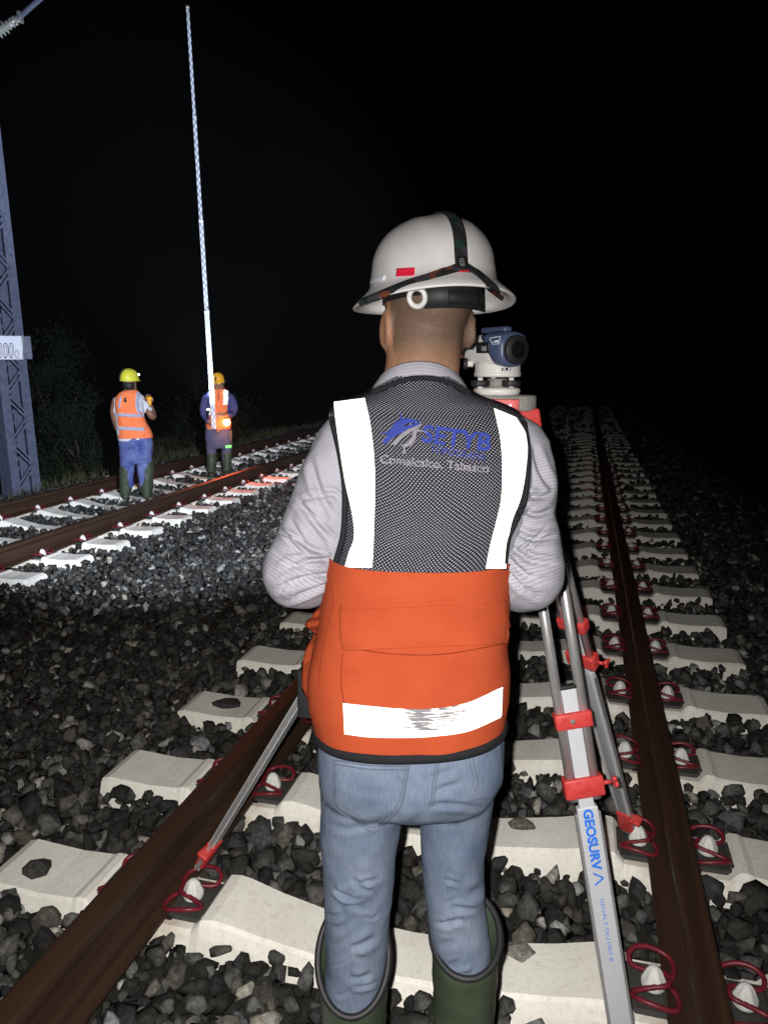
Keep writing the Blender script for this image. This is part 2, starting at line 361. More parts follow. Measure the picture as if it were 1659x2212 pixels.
def spline(P, n):
    """Catmull-Rom resample of control rows"""
    P = np.asarray(P, float); k = len(P); t = np.linspace(0, k-1, n); i = np.clip(t.astype(int), 0, k-2); f = (t-i)[:, None]
    Q = np.vstack([2*P[0]-P[1], P, 2*P[-1]-P[-2]]); p0, p1, p2, p3 = Q[i], Q[i+1], Q[i+2], Q[i+3]
    return .5*((2*p1)+(-p0+p2)*f+(2*p0-5*p1+4*p2-p3)*f**2+(-p0+3*p1-3*p2+p3)*f**3)
def table(rows, n):
    """resample rows whose first column increases, smooth in between"""
    return spline(rows, n)
def remesh(name, g, m, parent, voxel, smooth=6, factor=.5):
    o = raw('tmp', np.concatenate(g.V), g.F, None)
    md = o.modifiers.new('r', 'REMESH'); md.mode = 'VOXEL'; md.voxel_size = voxel; md.adaptivity = 0
    if smooth:
        s = o.modifiers.new('s', 'SMOOTH'); s.iterations = smooth; s.factor = factor
    dg = bpy.context.evaluated_depsgraph_get(); ev = o.evaluated_get(dg); me = ev.to_mesh()
    V = np.empty(len(me.vertices)*3); me.vertices.foreach_get('co', V); V = V.reshape(-1, 3)
    F = [list(p.vertices) for p in me.polygons]; ev.to_mesh_clear()
    old = o.data; bpy.data.objects.remove(o); bpy.data.meshes.remove(old)
    return V, F
def vnormals(V, F):
    me = bpy.data.meshes.new('n'); me.from_pydata(V.tolist(), [], F); me.update()
    N = np.array([v.normal[:] for v in me.vertices]); bpy.data.meshes.remove(me); return N
def bvh(V, F): return BVHTree.FromPolygons([Vector(v) for v in V], F)
def creases(V, N, lines, cull=True):
    """press folds into cloth along polylines traced on the photograph: (points, width px, depth m)"""
    P = project(V); D = np.zeros(len(V)); view = V-CO; view /= np.linalg.norm(view, axis=1)[:, None]
    face = np.clip(-(view*N).sum(1)*2.5, 0, 1) if cull else np.ones(len(V))
    for pts, wd, dep in lines:
        pts = np.asarray(pts, float); best = np.full(len(V), 1e9); tt = np.zeros(len(V)); L = len(pts)-1; side = np.zeros(len(V))
        for i in range(L):
            a, b = pts[i], pts[i+1]; ab = b-a; t = np.clip(((P-a)@ab)/(ab@ab), 0, 1); q = a+t[:, None]*ab; d = np.linalg.norm(P-q, axis=1)
            s = d < best; best[s] = d[s]; tt[s] = (i+t[s])/L
            cr = ab[0]*(P[:, 1]-a[1])-ab[1]*(P[:, 0]-a[0]); side[s] = np.sign(cr[s])
        env = np.clip(np.sin(np.clip(tt, 0, 1)*pi), 0, 1)**.6
        x = best/wd
        D += dep*env*(-np.exp(-x*x*1.6)+.75*np.exp(-((x-1.7)**2)*1.1))
    return V + N*(D*face)[:, None]
def fbm(V, scale, seed=0, oct=2):
    o = Vector((seed*7.3, seed*3.1, seed*1.7)); r = np.empty(len(V))
    for i, v in enumerate(V):
        q = Vector(v)*scale+o; a = noise.noise(q)
        if oct > 1: a += .5*noise.noise(q*2.1)
        r[i] = a
    return r
def grid_faces(a, b): return [[i*b+j, i*b+j+1, (i+1)*b+j+1, (i+1)*b+j] for i in range(a-1) for j in range(b-1)]
def cast(tree, x, y, off):
    d = Vector(ray(x, y)); d.normalize(); h = tree.ray_cast(Vector(CO), d)
    if h[0] is None: return None
    n = h[1]
    if n.dot(d) > 0: n = -n
    return np.array(h[0]+n*off)
def patch(tree, rows, nx, off, thick=.0015):
    """sheet laid on a surface; rows = [(xl, yl, xr, yr), ...] in photo pixels"""
    P = []; last = None
    for xl, yl, xr, yr in rows:
        for k in range(nx):
            t = k/(nx-1); q = cast(tree, xl+(xr-xl)*t, yl+(yr-yl)*t, off)
            if q is None: q = last
            last = q; P.append(q)
    for i in range(len(P)):
        if P[i] is None: P[i] = next(q for q in P if q is not None)
    P = np.array(P); R = len(rows); F = grid_faces(R, nx); n = len(P)
    C = P - (P-CO)/np.linalg.norm(P-CO, axis=1)[:, None]*-thick     # back side of the sheet
    V = np.vstack([P, C]); F = [f[::-1] for f in F] + [[i+n for i in f] for f in F]
    rim = [j for j in range(nx)]+[i*nx+nx-1 for i in range(1, R)]+[(R-1)*nx+j for j in range(nx-2, -1, -1)]+[i*nx for i in range(R-2, 0, -1)]
    for a, b in zip(rim, rim[1:]+rim[:1]): F.append([a, b, b+n, a+n])
    return V, F
def stripe_rows(left, right, n):
    """rows between two traced edges given as (x, y) lists"""
    a = spline(left, n); b = spline(right, n); return [(*a[i], *b[i]) for i in range(n)]
def px_tube(tree, pts, r, off, n=60, k=6):
    P = spline(pts, n); Q = [cast(tree, x, y, off) for x, y in P]; Q = [q for q in Q if q is not None]
    return tube(Q, r, k)
def text_mesh(s, size=1.0, bold=0.0, space=1.0):
    cu = bpy.data.curves.new('t', 'FONT'); cu.body = s; cu.size = size; cu.offset = bold; cu.space_character = space; cu.resolution_u = 4
    cu.fill_mode = 'FRONT'
    o = bpy.data.objects.new('t', cu); COL.objects.link(o)
    dg = bpy.context.evaluated_depsgraph_get(); me = o.evaluated_get(dg).to_mesh()
    bm = bmesh.new(); bm.from_mesh(me); o.evaluated_get(dg).to_mesh_clear()
    bmesh.ops.triangulate(bm, faces=bm.faces[:])
    V = np.array([v.co[:] for v in bm.verts]); bm.verts.index_update(); F = [[v.index for v in f.verts] for f in bm.faces]; bm.free()
    bpy.data.objects.remove(o); bpy.data.curves.remove(cu)
    V[:, 0] -= V[:, 0].min(); return V[:, :2], F
def subdiv2d(V, F, cuts=1):
    bm = bmesh.new(); vs = [bm.verts.new((*v, 0)) for v in V]
    for f in F:
        try: bm.faces.new([vs[i] for i in f])
        except ValueError: pass
    bmesh.ops.subdivide_edges(bm, edges=bm.edges[:], cuts=cuts, use_grid_fill=True); bmesh.ops.triangulate(bm, faces=bm.faces[:])
    bm.verts.index_update(); V2 = np.array([v.co[:2] for v in bm.verts]); F2 = [[v.index for v in f.verts] for f in bm.faces]; bm.free(); return V2, F2

# =================================================================== SETTING: ground, ballast, tracks
XL, XR = -1.162, .345               # rails of the near track
TZ = -.15                           # the far track lies a little lower
XL2, XR2 = -6.27, -4.763
SP = .595; Y0 = 1.752
Y02 = 5.535; SP2 = .604
def level(x, y):
    """ballast height"""
    x = np.asarray(x, float)
    pts = [(-16, -.75), (-10.5, -.72), (-8.6, -.50), (-7.3, TZ-.10), (-6.9, TZ-.032), (-4.1, TZ-.030), (-3.6, TZ-.10), (-2.6, -.13), (-2.0, -.06), (-1.55, -.016),
           (-1.0, -.040), (-.4, -.062), (.2, -.042), (.75, -.014), (1.15, -.04), (2.3, -.42), (3.4, -.62), (40, -.7)]
    return np.interp(x, [p[0] for p in pts], [p[1] for p in pts])
gx = np.unique(np.concatenate([np.arange(-60, -16, 4), np.arange(-16, 5, .25), np.arange(5, 61, 5)]))
gy = np.unique(np.concatenate([np.arange(-20, -2, 3), np.arange(-2, 14, .3), np.arange(14, 40, 2), np.arange(40, 400, 30)]))
V = np.array([[x, y, level(x, y)-.045+.02*noise.noise(Vector((x*2.3, y*2.3, 0)))] for x in gx for y in gy])
g_ = raw('ground', V, grid_faces(len(gx), len(gy)), M_soil); g_['kind'] = 'structure'
bm = bmesh.new(); bm.from_mesh(g_.data); bmesh.ops.recalc_face_normals(bm, faces=bm.faces)
if sum(f.normal.z for f in bm.faces) < 0: bmesh.ops.reverse_faces(bm, faces=bm.faces)
bm.to_mesh(g_.data); bm.free()

# crushed stones: a set of angular rocks scattered in their thousands
def rock(seed, npts):
    r = random.Random(seed); bm = bmesh.new(); ax = [r.uniform(.75, 1.25), r.uniform(.6, 1.0), r.uniform(.5, .8)]
    for _ in range(npts):
        v = Vector((r.gauss(0, 1), r.gauss(0, 1), r.gauss(0, 1))).normalized()*r.uniform(.82, 1.0)
        bm.verts.new((v.x*ax[0], v.y*ax[1], v.z*ax[2]))
    res = bmesh.ops.convex_hull(bm, input=bm.verts)
    bmesh.ops.delete(bm, geom=[e for e in res['geom_interior'] if isinstance(e, bmesh.types.BMVert)], context='VERTS')
    bmesh.ops.triangulate(bm, faces=bm.faces[:]); bmesh.ops.recalc_face_normals(bm, faces=bm.faces)
    bm.verts.index_update(); V = np.array([v.co[:] for v in bm.verts]); F = np.array([[v.index for v in f.verts] for f in bm.faces]); bm.free()
    return V, F
ROCKS = [rock(100+i, 15) for i in range(20)]; ROCKS_NEAR = [rock(300+i, 17) for i in range(28)]
def sleeper_clear(x, y, low=False):
    """True where no sleeper or rail stands in the way"""
    k = np.abs(((y-Y0+SP/2) % SP)-SP/2); a = (x > -1.70) & (x < .885) & (k < .100+.03*rng.random(len(x)))
    k2 = np.abs(((y-Y02+SP2/2) % SP2)-SP2/2); b = (x > -6.83) & (x < -4.22) & (k2 < .105+.03*rng.random(len(x)))
    c = np.zeros(len(x), bool)
    if not low:
        for xr in (XL, XR, XL2, XR2): c |= np.abs(x-xr) < .092
    return ~(a | b | c)
def scatter(x0, x1, y0, y1, step, lift, size, rocks, keep=1.0):
    nx, ny = int((x1-x0)/step), int((y1-y0)/step); i, j = np.meshgrid(np.arange(nx), np.arange(ny), indexing='ij')
    x = x0+(i.ravel()+rng.random(nx*ny)*.95)*step; y = y0+(j.ravel()+rng.random(nx*ny)*.95)*step
    s = sleeper_clear(x, y, lift < -.01) & (rng.random(len(x)) < keep)
    z = level(x, y)+lift+rng.normal(0, .006, len(x)); P = np.stack([x, y, z], 1)
    dep = (P-CO)@FW; px = project(P); s &= (dep > .5) & (px[:, 0] > -330) & (px[:, 0] < 1990) & (px[:, 1] < 2650)
    P = P[s]; sz = np.clip(rng.lognormal(math.log(size), .34, len(P)), size*.48, size*1.7)
    return P, sz, rng.integers(0, len(rocks), len(P)), rocks
batches = [scatter(-4.2, 1.7, .55, 4.6, .042, -.014, .031, ROCKS_NEAR), scatter(-4.2, 1.7, .55, 4.6, .060, .010, .038, ROCKS_NEAR, .82),
           scatter(-8.4, 2.4, 4.6, 9.5, .056, -.006, .031, ROCKS), scatter(-8.4, 2.4, 4.6, 9.5, .085, .016, .030, ROCKS, .7),
           scatter(-8.6, 2.6, 9.5, 17, .09, 0, .045, ROCKS), scatter(-8.6, 2.6, 17, 40, .19, 0, .085, ROCKS)]
bv, bf, tones, off = [], [], [], 0
for P, sz, kind, rocks in batches:
    q = rng.normal(size=(len(P), 4)); q /= np.linalg.norm(q, axis=1)[:, None]; a, b, c, d = q.T
    R = np.stack([1-2*(c*c+d*d), 2*(b*c-a*d), 2*(b*d+a*c), 2*(b*c+a*d), 1-2*(b*b+d*d), 2*(c*d-a*b), 2*(b*d-a*c), 2*(c*d+a*b), 1-2*(b*b+c*c)], 1).reshape(-1, 3, 3)
    for k, (rv, rf) in enumerate(rocks):
        s = np.where(kind == k)[0]
        if not len(s): continue
        VV = np.einsum('nij,vj->nvi', R[s], rv)*sz[s][:, None, None]+P[s][:, None, :]; n = len(rv)
        FF = rf[None]+(np.arange(len(s))*n)[:, None, None]+off; bv.append(VV.reshape(-1, 3)); bf.append(FF.reshape(-1, 3)); off += len(s)*n
        t = np.where(np.hypot(P[s][:, 0], P[s][:, 1]) < 2.1, .25+.75*rng.random(len(s)), rng.random(len(s))); base = np.where(t < .62, rng.uniform(.014, .036, len(s)), np.where(t < .93, rng.uniform(.036, .10, len(s)), rng.uniform(.12, .30, len(s))))
        warm = rng.normal(0, 1, len(s)); col = np.stack([base*(1+.05*warm), base*(1+.01*warm), base*(.95-.05*warm), np.ones(len(s))], 1)
        tones.append(np.repeat(col, n, axis=0))
bv, bf, tones = np.concatenate(bv), np.concatenate(bf), np.concatenate(tones)
me = bpy.data.meshes.new('ballast'); me.vertices.add(len(bv)); me.vertices.foreach_set('co', bv.ravel())
me.loops.add(bf.size); me.loops.foreach_set('vertex_index', bf.ravel().astype(np.int32)); me.polygons.add(len(bf))
me.polygons.foreach_set('loop_start', np.arange(0, bf.size, 3, dtype=np.int32)); me.update(calc_edges=True); me.validate()
ca = me.color_attributes.new('tone', 'FLOAT_COLOR', 'POINT'); ca.data.foreach_set('color', tones.ravel())
me.materials.append(M_ballast); bo = bpy.data.objects.new('ballast', me); COL.objects.link(bo)
bo['kind'] = 'stuff'; bo['label'] = 'dark grey crushed stone ballast around and between the tracks'; bo['category'] = 'ballast'
print('ballast tris', len(bf))

# ---- sleepers, rails, fastenings (built once, shared)
def sleeper_mesh():
    xs = [-1.30, -1.27, -1.1, -.985, -.965, -.94, -.91, -.60, -.57, -.535, -.50, -.40, -.2, 0]
    zs = [.020, .030, .020, .026, .034, .034, .0, .0, .034, .040, .036, .012, -.022, -.03]
    xs = xs + [-x for x in xs[-2::-1]]; zs = zs + zs[-2::-1]
    rows = []
    for x, z in zip(xs, zs):
        t = min(abs(x)/1.3, 1); hw = .092+.022*min(max((abs(x)-.25)/.4, 0), 1)
        e = .5 if abs(x) > 1.29 else 1
        b = .010
        rows.append([(-hw-.045, -.21), (-hw-.012, z-.045), (-hw, z-b), (-hw+b, z), (hw-b, z), (hw, z-b), (hw+.012, z-.045), (hw+.045, -.21)])
    V = np.array([[x, y, z] for x, r in zip(xs, rows) for y, z in r]); n = 8
    F = []
    for i in range(len(xs)-1):
        for j in range(n): F.append([i*n+j, i*n+(j+1) % n, (i+1)*n+(j+1) % n, (i+1)*n+j])
    F += [list(range(n))[::-1], [(len(xs)-1)*n+j for j in range(n)]]
    me = bpy.data.meshes.new('sleeper'); me.from_pydata(V.tolist(), [], F); me.update()
    bm = bmesh.new(); bm.from_mesh(me); bmesh.ops.recalc_face_normals(bm, faces=bm.faces); bm.to_mesh(me); bm.free(); return me
ME_SL = sleeper_mesh(); ME_SL.materials.append(M_concrete)
ME_SL2 = ME_SL.copy(); ME_SL2.materials.clear(); ME_SL2.materials.append(M_concrete2)
def rail_mesh(y0, y1):
    half = [(0, .172), (.026, .1715), (.033, .168), (.036, .160), (.0355, .138), (.028, .131), (.0115, .122), (.0083, .10), (.0083, .055), (.013, .033), (.03, .024), (.073, .0125), (.075, .010), (.075, 0)]
    prof = half+[(-x, z) for x, z in half[::-1][:-1]]; n = len(prof); ys = np.linspace(y0, y1, 30)
    V = np.array([[x, y, z] for y in ys for x, z in prof]); F = [[i*n+j, (i+1)*n+j, (i+1)*n+(j+1) % n, i*n+(j+1) % n] for i in range(len(ys)-1) for j in range(n)]
    return V, F
def rail_obj(x, z, parent):
    V, F = rail_mesh(-3, 90); V = V+np.array([x, 0, z]); o = raw('rail', V, F, M_rail, parent, False); return o
def clip_mesh():
    """W-shaped tension clamp: two loops either side of a screw; +x points away from the rail"""
    # the path runs loop - centre - loop
    p1 = [(-.020, .017, .030), (-.030, .040, .031), (-.032, .076, .032), (-.016, .101, .036), (.020, .108, .046), (.056, .100, .048), (.078, .078, .040), (.074, .052, .030), (.052, .038, .030), (.022, .030, .036), (-.004, .024, .040), (-.014, .010, .040)]
    p1 = [(x, y*.9, z) for x, y, z in p1]; pts = p1+[(x, -y, z) for x, y, z in p1[::-1]]
    V, F = tube(spline(pts, 72), .0070, 8); me = bpy.data.meshes.new('rail_clip'); me.from_pydata(V.tolist(), [], F); me.update()
    me.polygons.foreach_set('use_smooth', [True]*len(me.polygons)); me.materials.append(M_clip); return me
def cap_mesh():
    n = 24; V = []; prof = [(.029, .010), (.031, .020), (.030, .030), (.024, .042), (.019, .054), (.011, .063), (.004, .066)]
    for r, z in prof:
        for j in range(n):
            t = 2*pi*j/n; k = 1-(.26 if (j % 4 == 0) else 0)*(1 if .028 < z < .064 else 0); V.append([r*k*cos(t), r*k*sin(t), z])
    F = [[i*n+j, i*n+(j+1) % n, (i+1)*n+(j+1) % n, (i+1)*n+j] for i in range(len(prof)-1) for j in range(n)]+[[(len(prof)-1)*n+j for j in range(n)]]
    me = bpy.data.meshes.new('screw_cap'); me.from_pydata(V, [], F); me.update(); me.polygons.foreach_set('use_smooth', [True]*len(me.polygons)); me.materials.append(M_cap); return me
def plate_mesh():
    g = G(); g.box((.042, 0, .006), (.125, .155, .018), bev=.003); g.box((.088, 0, .016), (.020, .13, .016), bev=.003); g.box((-.012, 0, .018), (.02, .12, .01), bev=.002)
    o = g.out('guide_plate', M_plate, smooth=False); me = o.data; bpy.data.objects.remove(o); return me
def pad_mesh():
    g = G(); g.box((0, 0, .003), (.16, .17, .008)); o = g.out('rail_pad', M_black, smooth=False); me = o.data; bpy.data.objects.remove(o); return me
ME_CLIP, ME_CAP, ME_PLATE, ME_PAD = clip_mesh(), cap_mesh(), plate_mesh(), pad_mesh()
def child(name, me, parent, loc, rz=0):
    o = bpy.data.objects.new(name, me); COL.objects.link(o); o.parent = parent; o.location = loc; o.rotation_euler.z = rz; return o
def build_track(xl, xr, z, y0, sp, n, ndetail, label, name='railway_track'):
    xc = (xl+xr)/2; t = thing(name, (xc, 0, z), label, 'railway track', 'railway tracks')
    rail_obj(xl, z+.008, t); rail_obj(xr, z+.008, t)
    r = random.Random(3)
    for k in range(n):
        s = child('sleeper', ME_SL if r.random() < .6 else ME_SL2, t, (r.uniform(-.012, .012), y0+k*sp+r.uniform(-.01, .01), r.uniform(-.003, .003)), r.uniform(-.006, .006))
        if k >= ndetail: continue
        for x in (xl-xc, xr-xc):
            child('rail_pad', ME_PAD, s, (x, 0, 0))
            for sd in (-1, 1):
                rz = 0 if sd > 0 else pi; px = x+sd*.085
                child('guide_plate', ME_PLATE, s, (px, 0, 0), rz); child('rail_clip', ME_CLIP, s, (px, 0, .004), rz)
                child('screw_cap', ME_CAP, s, (px+sd*.022, 0, .012), rz+r.uniform(-.6, .6))
    return t
build_track(XL, XR, 0, Y0-2*SP, SP, 48, 20, 'near railway track the surveyor in front stands between, with white concrete sleepers')
build_track(XL2, XR2, TZ, Y02-3*SP2, SP2, 46, 24, 'farther railway track at left on which the two distant workers stand')
# loose stones lying on the sleepers
def loose_stone(px, py, z, r, seed, label, tone):
    p = ground(px, py, z); V, F = rock(seed, 26); V = V*np.array([r*1.25, r*1.1, r*.8]); V[:, 2] -= V[:, 2].min()
    o = raw('loose_stone', V+np.array([p[0], p[1], z]), F.tolist(), M_ballast, None, False, None, (p[0], p[1], z))
    c = o.data.color_attributes.new('tone', 'FLOAT_COLOR', 'POINT'); c.data.foreach_set('color', np.tile([*tone, 1.0], len(V)).astype(np.float32)); tag(o, label, 'stone', 'stones lying on sleepers')
loose_stone(82, 1892, .02, .046, 1, 'black rounded stone on the sleeper end at the left edge of the picture', (.035, .034, .032))
loose_stone(490, 1527, .02, .052, 2, 'black flat stone on the sleeper end left of the surveyor beyond the rusty rail', (.03, .03, .029))
loose_stone(1120, 2064, -.005, .044, 3, 'grey angular stone lying on the pale sleeper right of the surveyor\'s boot', (.15, .145, .135))
loose_stone(1125, 1795, .01, .05, 4, 'brown grey stone on the sleeper behind the lettered tripod leg', (.14, .125, .105))

# =================================================================== SURVEYOR (seen from behind)
d_ = ray(905, 1106); PL = Plane(math.atan2(d_[0], d_[1]))
VY = [(440, 1.335), (700, 1.325), (850, 1.285), (1000, 1.255), (1240, 1.215), (1500, 1.20), (1700, 1.195), (2400, 1.20)]
def vc(y): return float(np.interp(y, [a for a, b in VY], [b for a, b in VY]))
def torso_rings(rows, n, N, grow=0.0, tilt=0.0, ytilt=(1240, 1620)):
    """rows: y, x left, x right, depth to the back, depth to the front (m)"""
    T = table(rows, n); rings = []; uv = []
    th = np.linspace(0, 2*pi, N, endpoint=False)+pi/2
    for y, xl, xr, db, df in T:
        v = vc(y); a = PL.uvz(xl, y, v); b = PL.uvz(xr, y, v); c = (a+b)/2; h = (b[0]-a[0])/2+grow; e = 2/2.5
        ct, st = np.cos(th), np.sin(th)
        u = c[0]+h*np.sign(ct)*np.abs(ct)**e; vv = v+np.where(st < 0, db+grow, df+grow)*np.sign(st)*np.abs(st)**e
        k = np.clip((y-ytilt[0])/(ytilt[1]-ytilt[0]), 0, 1); z = np.full(N, c[2])+tilt*k*(u-c[0])
        rings.append(np.stack([u, vv, z], 1))
    return PL.W(np.array(rings))
def loft(R, cap0=False, cap1=False):
    k, n = R.shape[:2]; V = R.reshape(-1, 3); F = []
    for i in range(k-1):
        for j in range(n): F.append([i*n+j, i*n+(j+1) % n, (i+1)*n+(j+1) % n, (i+1)*n+j])
    if cap0: F.append(list(range(n))[::-1])
    if cap1: F.append([(k-1)*n+j for j in range(n)])
    return V, F
def loft_uv(R):
    """metric UV per vertex; the seam runs down the front"""
    k, n = R.shape[:2]; seg = np.linalg.norm(np.diff(R, axis=1), axis=2); cu = np.concatenate([np.zeros((k, 1)), np.cumsum(seg, axis=1)], 1); mid = cu[:, n//2:n//2+1]
    cu = cu-mid; dv = np.linalg.norm(np.diff(R, axis=0), axis=2); dv = .35*dv+.65*dv.mean(1, keepdims=True); cv = np.concatenate([np.zeros((1, n)), np.cumsum(dv, axis=0)]); U = np.stack([cu, cv], 2)
    return U.reshape(-1, 2)
foot_mid = PL.W(np.array([PL.uvz(880, 1700, 1.2)[0], 1.22, -.03]))
# ---- head frame (turned a little to the left)
HC = PL.px(934, 640, 1.33)                     # centre of the helmet rim
hy = radians(17.5); hp = radians(4)
ef = PL.ev*cos(hy)-PL.eu*sin(hy); er = PL.eu*cos(hy)+PL.ev*sin(hy); ez = np.array([0, 0, 1.])
ef2 = ef*cos(hp)-ez*sin(hp); ez2 = ez*cos(hp)+ef*sin(hp)
def HL(p): p = np.asarray(p, float); return HC+p[..., 0:1]*er+p[..., 1:2]*ef2+p[..., 2:3]*ez2
HR = np.stack([er, ef2, ez2], 1)
# ---- arm and leg paths
armL = [(768, 972, 1.27, .071), (731, 1042, 1.255, .067), (699, 1112, 1.24, .063), (671, 1180, 1.225, .061), (645, 1236, 1.215, .0605)]
armR = [(1096, 988, 1.27, .073), (1118, 1052, 1.255, .066), (1119, 1112, 1.24, .0625), (1130, 1180, 1.225, .062), (1138, 1240, 1.215, .061)]
def arm_path(a, side):
    P = [PL.uvz(x, y, v) for x, y, v, r in a]; R = [r for *_, r in a]; E_ = P[-1]
    for du, dv, dz, r in ((.012*side, .050, -.018, .060), (.030*side, .105, -.008, .056), (.058*side, .185, .018, .049), (.084*side, .255, .042, .042)):
        P.append(E_+np.array([du, dv, dz])); R.append(r)
    return np.array(P), np.array(R)
PaL, RaL = arm_path(armL, 1); PaR, RaR = arm_path(armR, -1)
legL = [(784, 1680, 90), (782, 1740, 88), (777, 1800, 85), (776, 1850, 81), (773, 1950, 73), (770, 2050, 67), (766, 2130, 64), (765, 2210, 62), (764, 2330, 58), (764, 2440, 52)]
legR = [(987, 1680, 84), (985, 1740, 79), (981, 1800, 74), (978, 1850, 69), (984, 1950, 64), (997, 2050, 64), (1001, 2130, 62), (1004, 2210, 60), (1006, 2330, 56), (1008, 2440, 50)]
def leg_path(l):
    P, R = [], []
    for x, y, hw in l:
        a = PL.uvz(x-hw, y, 1.2); b = PL.uvz(x+hw, y, 1.2); P.append((a+b)/2); R.append((b[0]-a[0])/2)
    return np.array(P), np.array(R)
PlL, RlL = leg_path(legL); PlR, RlR = leg_path(legR)
# ---- body: one continuous skin
g = G()
def W(p): return PL.W(np.asarray(p, float))
HS = PL.eu*-.009
g.add(*ball(HL([0, -.004, .012])+HS, (.0755, .098, .108), HR, 24, 18))                   # skull
g.add(*ball(HL([0, .024, -.068])+HS, (.070, .078, .078), HR, 20, 14))                    # face
g.add(*ball(HL([0, .070, -.118]), (.040, .034, .030), HR, 16, 10))                    # chin
g.add(*ball(HL([0, .108, -.060]), (.013, .016, .022), HR, 12, 8))                     # nose
g.add(*ball(HL([0, .098, -.045]), (.010, .012, .028), HR, 12, 8))
for sx in (-1, 1):
    g.add(*ball(HL([sx*.030, .088, -.028]), (.016, .010, .007), HR, 10, 8))           # brows
    Re = HR@np.array(Matrix.Rotation(sx*radians(-24), 3, 'Z'))@np.array(Matrix.Rotation(radians(10), 3, 'X'))
    g.add(*ball(HL([sx*.075, -.006, -.058])+HS, (.0065, .020, .034), Re, 16, 12))         # ears
    g.add(*tube([HL([sx*.077, -.006+.018*cos(t), -.058+.030*sin(t)])+HS for t in np.linspace(-1.2, 4.0, 14)], .0046, 8))
g.add(*ball(HL([0, .098, -.095]), (.020, .010, .006), HR, 12, 8))                     # lips
nb = PL.px(901, 905, 1.275); nt_ = HL([0, -.012, -.05])+HS*1.6
g.add(*capsule([nb, nb*.45+nt_*.55+np.array([0, 0, -.005]), nt_], [.069, .0635, .0635], 20))
chest = PL.px(925, 1050, 1.265); belly = PL.px(900, 1350, 1.215); pel = PL.px(890, 1620, 1.195)
g.add(*capsule([chest, belly, pel], [.135, .125, .135], 20, [.080, .078, .080], PL.eu))
for Pa, Ra, x in ((PaL, RaL, -1), (PaR, RaR, 1)):
    g.add(*capsule(W(spline(Pa, 24)), np.interp(np.linspace(0, 1, 24), np.linspace(0, 1, len(Ra)), Ra)*.72, 12))
    wr = W(Pa[-1]); fd = wr-W(Pa[-2]); fd /= np.linalg.norm(fd); sdv = PL.eu*(-x); dn = np.cross(sdv, fd); dn /= np.linalg.norm(dn)
    palm = wr+fd*.055
    g.add(*capsule([wr, palm+fd*.035], [.030, .038], 12, [.020, .015], sdv))
    for kf, (off, ln) in enumerate(((-.030, .066), (-.010, .076), (.010, .072), (.029, .056))):
        b0 = palm+fd*.04+sdv*off; q1 = b0+fd*ln*.5+dn*.010*x; q2 = q1+fd*ln*.22+dn*.022*x; q3 = q2+dn*.022*x
        g.add(*capsule([b0, q1, q2, q3], [.0095, .009, .0085, .008], 10))
    tb = wr+fd*.03+sdv*.03; g.add(*capsule([tb, tb+fd*.03+sdv*.024, tb+fd*.06+sdv*.022+dn*.012*x], [.013, .011, .009], 10))
for Pl, Rl in ((PlL, RlL), (PlR, RlR)):
    Pw = W(Pl); g.add(*capsule(Pw, Rl*.80, 14))
    an = np.array([*Pw[-1][:2], .07]); g.add(*capsule([Pw[-1], an], [Rl[-1]*.8, .036], 12)); g.add(*capsule([an+np.array([0, 0, -.045]), an+PL.ev*.15+np.array([0, 0, -.055])], [.032, .028], 12, [.036, .026], PL.eu))
V, F = remesh('body', g, M_head, None, .0055, 5)
surveyor = raw('person', V, F, M_head, None, True, None, tuple(foot_mid))
tag(surveyor, 'surveyor in white full-brim helmet and orange mesh-back vest standing with back to us', 'person')
hz = (V-HC)@ez2; hyv = (V-HC)@ef2
hair = np.clip((hz+.135)/.06, 0, 1)*np.clip((.070-hyv)/.03, 0, 1)*(np.abs((V-HC)@er) < .0795)
at = surveyor.data.attributes.new('hair', 'FLOAT', 'POINT'); at.data.foreach_set('value', hair.astype(np.float32))
for sx in (-1, 1): raw('eye', *ball(HL([sx*.031, .096, -.045]), (.012, .008, .006), HR, 12, 8), M_white, surveyor)

